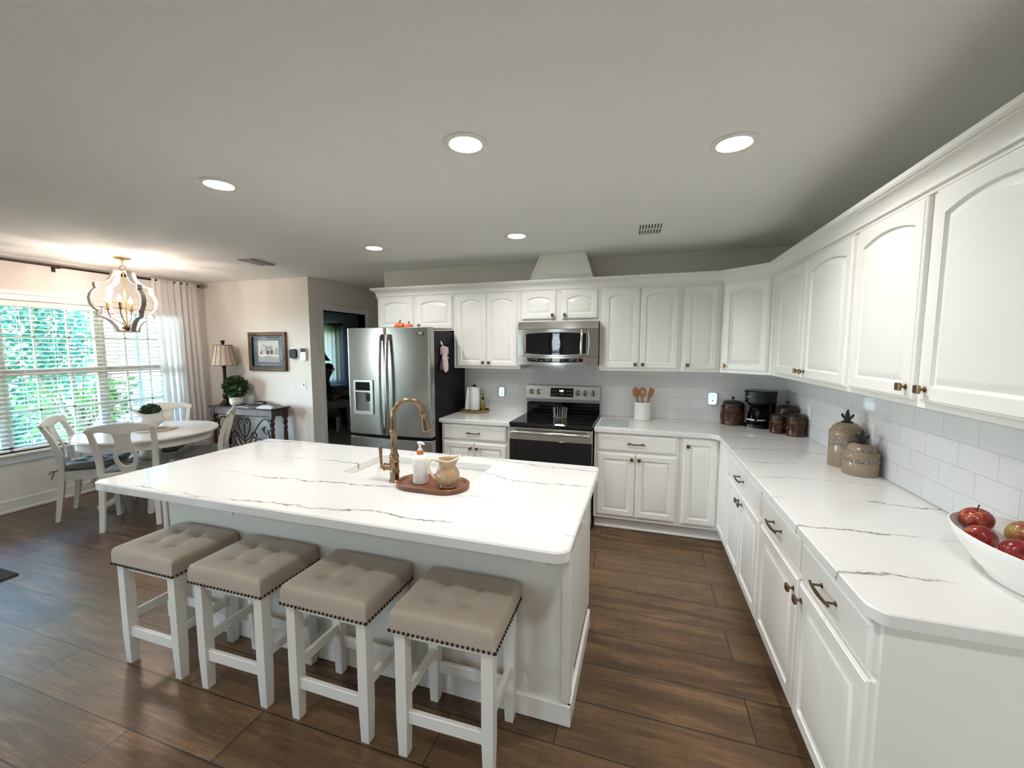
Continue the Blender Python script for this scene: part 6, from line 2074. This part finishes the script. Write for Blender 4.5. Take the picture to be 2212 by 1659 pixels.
# standing lamp silhouetted against the curtain
lx3, ly3 = -7.14, 2.22
t = thing('den_floor_lamp', 'floor lamp with a dark bell shade in the den beyond the doorway', 'lamp', (lx3, ly3, 0))
obj('pole', MB().lathe([(.13, 0.004), (.13, .02), (.02, .04), (.012, .06), (.012, 1.40)], 20, (lx3, ly3, 0)), M['iron'], t)
obj('lamp_shade', MB().lathe([(.17, 1.345), (.12, 1.41), (.085, 1.48), (.065, 1.55), (.062, 1.55), (.082, 1.48), (.117, 1.41), (.167, 1.345)], 28, (lx3, ly3, 0), cap0=False, cap1=False), mat('shade_dark', (.03, .028, .026), .8), t)

# ------------------------------------------------------------------ person seated in the den
def skin(name, verts, edges, m, parent, sub=2, root=0):
    """joint skeleton -> one continuous smooth surface; verts are (x, y, z, rx, ry)"""
    me = bpy.data.meshes.new(name)
    off = base_of(parent)
    me.from_pydata([(v[0] - off.x, v[1] - off.y, v[2] - off.z) for v in verts], edges, [])
    o = bpy.data.objects.new(name, me)
    COL.objects.link(o)
    sk = o.modifiers.new('skin', 'SKIN')
    for i, v in enumerate(verts):
        me.skin_vertices[0].data[i].radius = (v[3], v[4])
        me.skin_vertices[0].data[i].use_root = (i == root)
    sk.use_smooth_shade = True
    o.modifiers.new('sub', 'SUBSURF').levels = sub
    o.modifiers['sub'].render_levels = sub
    dg_ = bpy.context.evaluated_depsgraph_get()
    m2 = bpy.data.meshes.new_from_object(o.evaluated_get(dg_))
    o.modifiers.clear()
    o.data = m2
    m2.materials.clear(); m2.materials.append(m)
    o.parent = parent
    return o
PF = V((.80, .60, 0)); PS = V((-.60, .80, 0))     # facing and the person's left
hipc = V((-7.02, 2.16, .52))
def pp_(f, s, z): return hipc + PF * f + PS * s + V((0, 0, z))
def jv(f, s, z, rx, ry=None):
    p = pp_(f, s, z)
    return (p.x, p.y, p.z, rx, ry or rx)
t = thing('person', 'person in dark shirt and pale trousers sitting in the den and holding a tablet', 'person', tuple(hipc - V((0, 0, .52))))
skinm = mat('skin_tone', (.34, .21, .15), .6)
bv = [jv(0, 0, 0, .13, .15), jv(-.03, 0, .16, .115, .14), jv(-.02, 0, .34, .12, .16), jv(.03, 0, .47, .055), jv(.06, 0, .54, .05), jv(.085, 0, .62, .085, .08), jv(.075, 0, .70, .085, .08),
      jv(.05, .09, -.02, .085), jv(.24, .10, -.005, .075), jv(.43, .10, -.01, .058), jv(.42, .10, -.24, .052), jv(.41, .10, -.44, .036), jv(.50, .11, -.485, .032),
      jv(.05, -.09, -.02, .085), jv(.24, -.11, -.005, .075), jv(.43, -.12, -.01, .058), jv(.44, -.12, -.24, .052), jv(.45, -.12, -.44, .036), jv(.54, -.13, -.485, .032),
      jv(.0, .17, .38, .06), jv(.05, .22, .20, .045), jv(.14, .19, .10, .038), jv(.27, .10, .16, .030), jv(.31, .08, .18, .026),
      jv(.0, -.17, .38, .06), jv(.05, -.22, .20, .045), jv(.14, -.19, .10, .038), jv(.27, -.10, .16, .030), jv(.31, -.08, .18, .026)]
be = [(0, 1), (1, 2), (2, 3), (3, 4), (4, 5), (5, 6), (0, 7), (7, 8), (8, 9), (9, 10), (10, 11), (11, 12), (0, 13), (13, 14), (14, 15), (15, 16), (16, 17), (17, 18),
      (2, 19), (19, 20), (20, 21), (21, 22), (22, 23), (2, 24), (24, 25), (25, 26), (26, 27), (27, 28)]
skin('body', bv, be, skinm, t)
def gar(name, ids, k, m, extra=()):
    mp_ = {v: i for i, v in enumerate(ids)}
    vs = [bv[i][:3] + (bv[i][3] * k + .006, bv[i][4] * k + .006) for i in ids]
    es = [(mp_[a], mp_[b]) for a, b in be if a in mp_ and b in mp_]
    return skin(name, vs, es, m, t)
gar('shirt', [0, 1, 2, 3, 19, 20, 21, 24, 25, 26], 1.10, mat('shirt_navy', (.06, .06, .11), .9))
gar('trousers', [0, 7, 8, 9, 10, 11, 13, 14, 15, 16, 17], 1.16, mottled('trouser_khaki', (.56, .53, .46), (.34, .33, .29), 18, .95))
shm = mat('shoe_white', (.8, .8, .8), .6)
for s, f0 in ((.10, .41), (-.12, .45)):
    p = [jv(f0 - .05, s, -.475, .042, .042), jv(f0 + .03, s, -.47, .046, .05), jv(f0 + .12, s, -.482, .042, .036), jv(f0 + .20, s, -.49, .038, .026)]
    skin('shoe', p, [(0, 1), (1, 2), (2, 3)], shm, t)
# face, ears, hands with five fingers
fc = MB()
hc = pp_(.082, 0, .665)
fr_h = Fr(hc, PS, (0, 0, 1), PF)
fc.frame = fr_h
fc.prism([(-.010, -.025), (.010, -.025), (.005, .020), (-.005, .020)], .07, .105, .004)
for s in (-1, 1): fc.box(s * .080 - .006, s * .080 + .006, -.03, .025, -.015, .012, .004)
fc.box(-.022, .022, -.050, -.044, .07, .088, .002)
obj('face_features', fc, skinm, t)
ey = MB(fr_h)
for s in (-1, 1): ey.ball((s * .030, .012, .080), .010, 8, 6)
obj('eyes', ey, mat('eye_dark', (.03, .025, .02), .3), t)
hr = MB(fr_h)
hr.ball((0, .045, -.012), (.088, .072, .096), 16, 10)
obj('hair', hr, mat('hair_dark', (.03, .024, .02), .8), t)
for s in (1, -1):
    pv, pe = [], []
    w0 = pp_(.31, s * .08, .18)
    pv.append((w0.x, w0.y, w0.z, .024, .030)); pal = pp_(.37, s * .075, .195); pv.append((pal.x, pal.y, pal.z, .018, .034)); pe.append((0, 1))
    hand = skin('hand', pv, pe, skinm, t, 1)
    for k in range(5):
        if k < 4:
            b0 = pp_(.38, s * (.055 + .016 * k), .20 - .004 * k); b1 = pp_(.42 + .006 * (1 - abs(k - 1.5)), s * (.05 + .014 * k), .205); b2 = pp_(.43, s * (.04 + .012 * k), .18)
        else:
            b0 = pp_(.34, s * .05, .20); b1 = pp_(.365, s * .03, .22); b2 = pp_(.39, s * .02, .225)
        skin('finger', [(*b0, .009, .009), (*b1, .0085, .0085), (*b2, .007, .007)], [(0, 1), (1, 2)], skinm, hand, 1)
tb_ = Fr(pp_(.40, -.11, .19), PS, (PF * .5 + V((0, 0, .87))).normalized(), (PF * -.87 + V((0, 0, .5))).normalized())
tb2 = thing('tablet', 'thin tablet held by the person in the den', 'tablet', tuple(pp_(.40, 0, .2)))
obj('shell', MB(tb_).box(0, .22, 0, .15, -.004, .004, .003), M['black'], tb2)
obj('screen', MB(tb_).box(.01, .21, .01, .14, .004, .0048), glow('tablet_glow', (.6, .7, .8), .12, (.3, .3, .3)), tb2, smooth=False)
# the chair the person sits on
t = thing('den_chair', 'dark upholstered bench the person in the den sits on', 'chair', (hipc.x, hipc.y, 0))
fb = Fr((hipc.x, hipc.y, 0), PF, PS, (0, 0, 1))
obj('seat', MB(fb).box(-.28, .26, -.32, .32, .30, .362, .02), fabric('bench_dark', (.10, .10, .10), (.14, .14, .135)), t)
for a in (-.24, .22):
    for b in (-.28, .28):
        obj('leg', MB(fb).box(a - .025, a + .025, b - .025, b + .025, .004, .30, .004), M['white'] if a > 0 else M['black'], t)
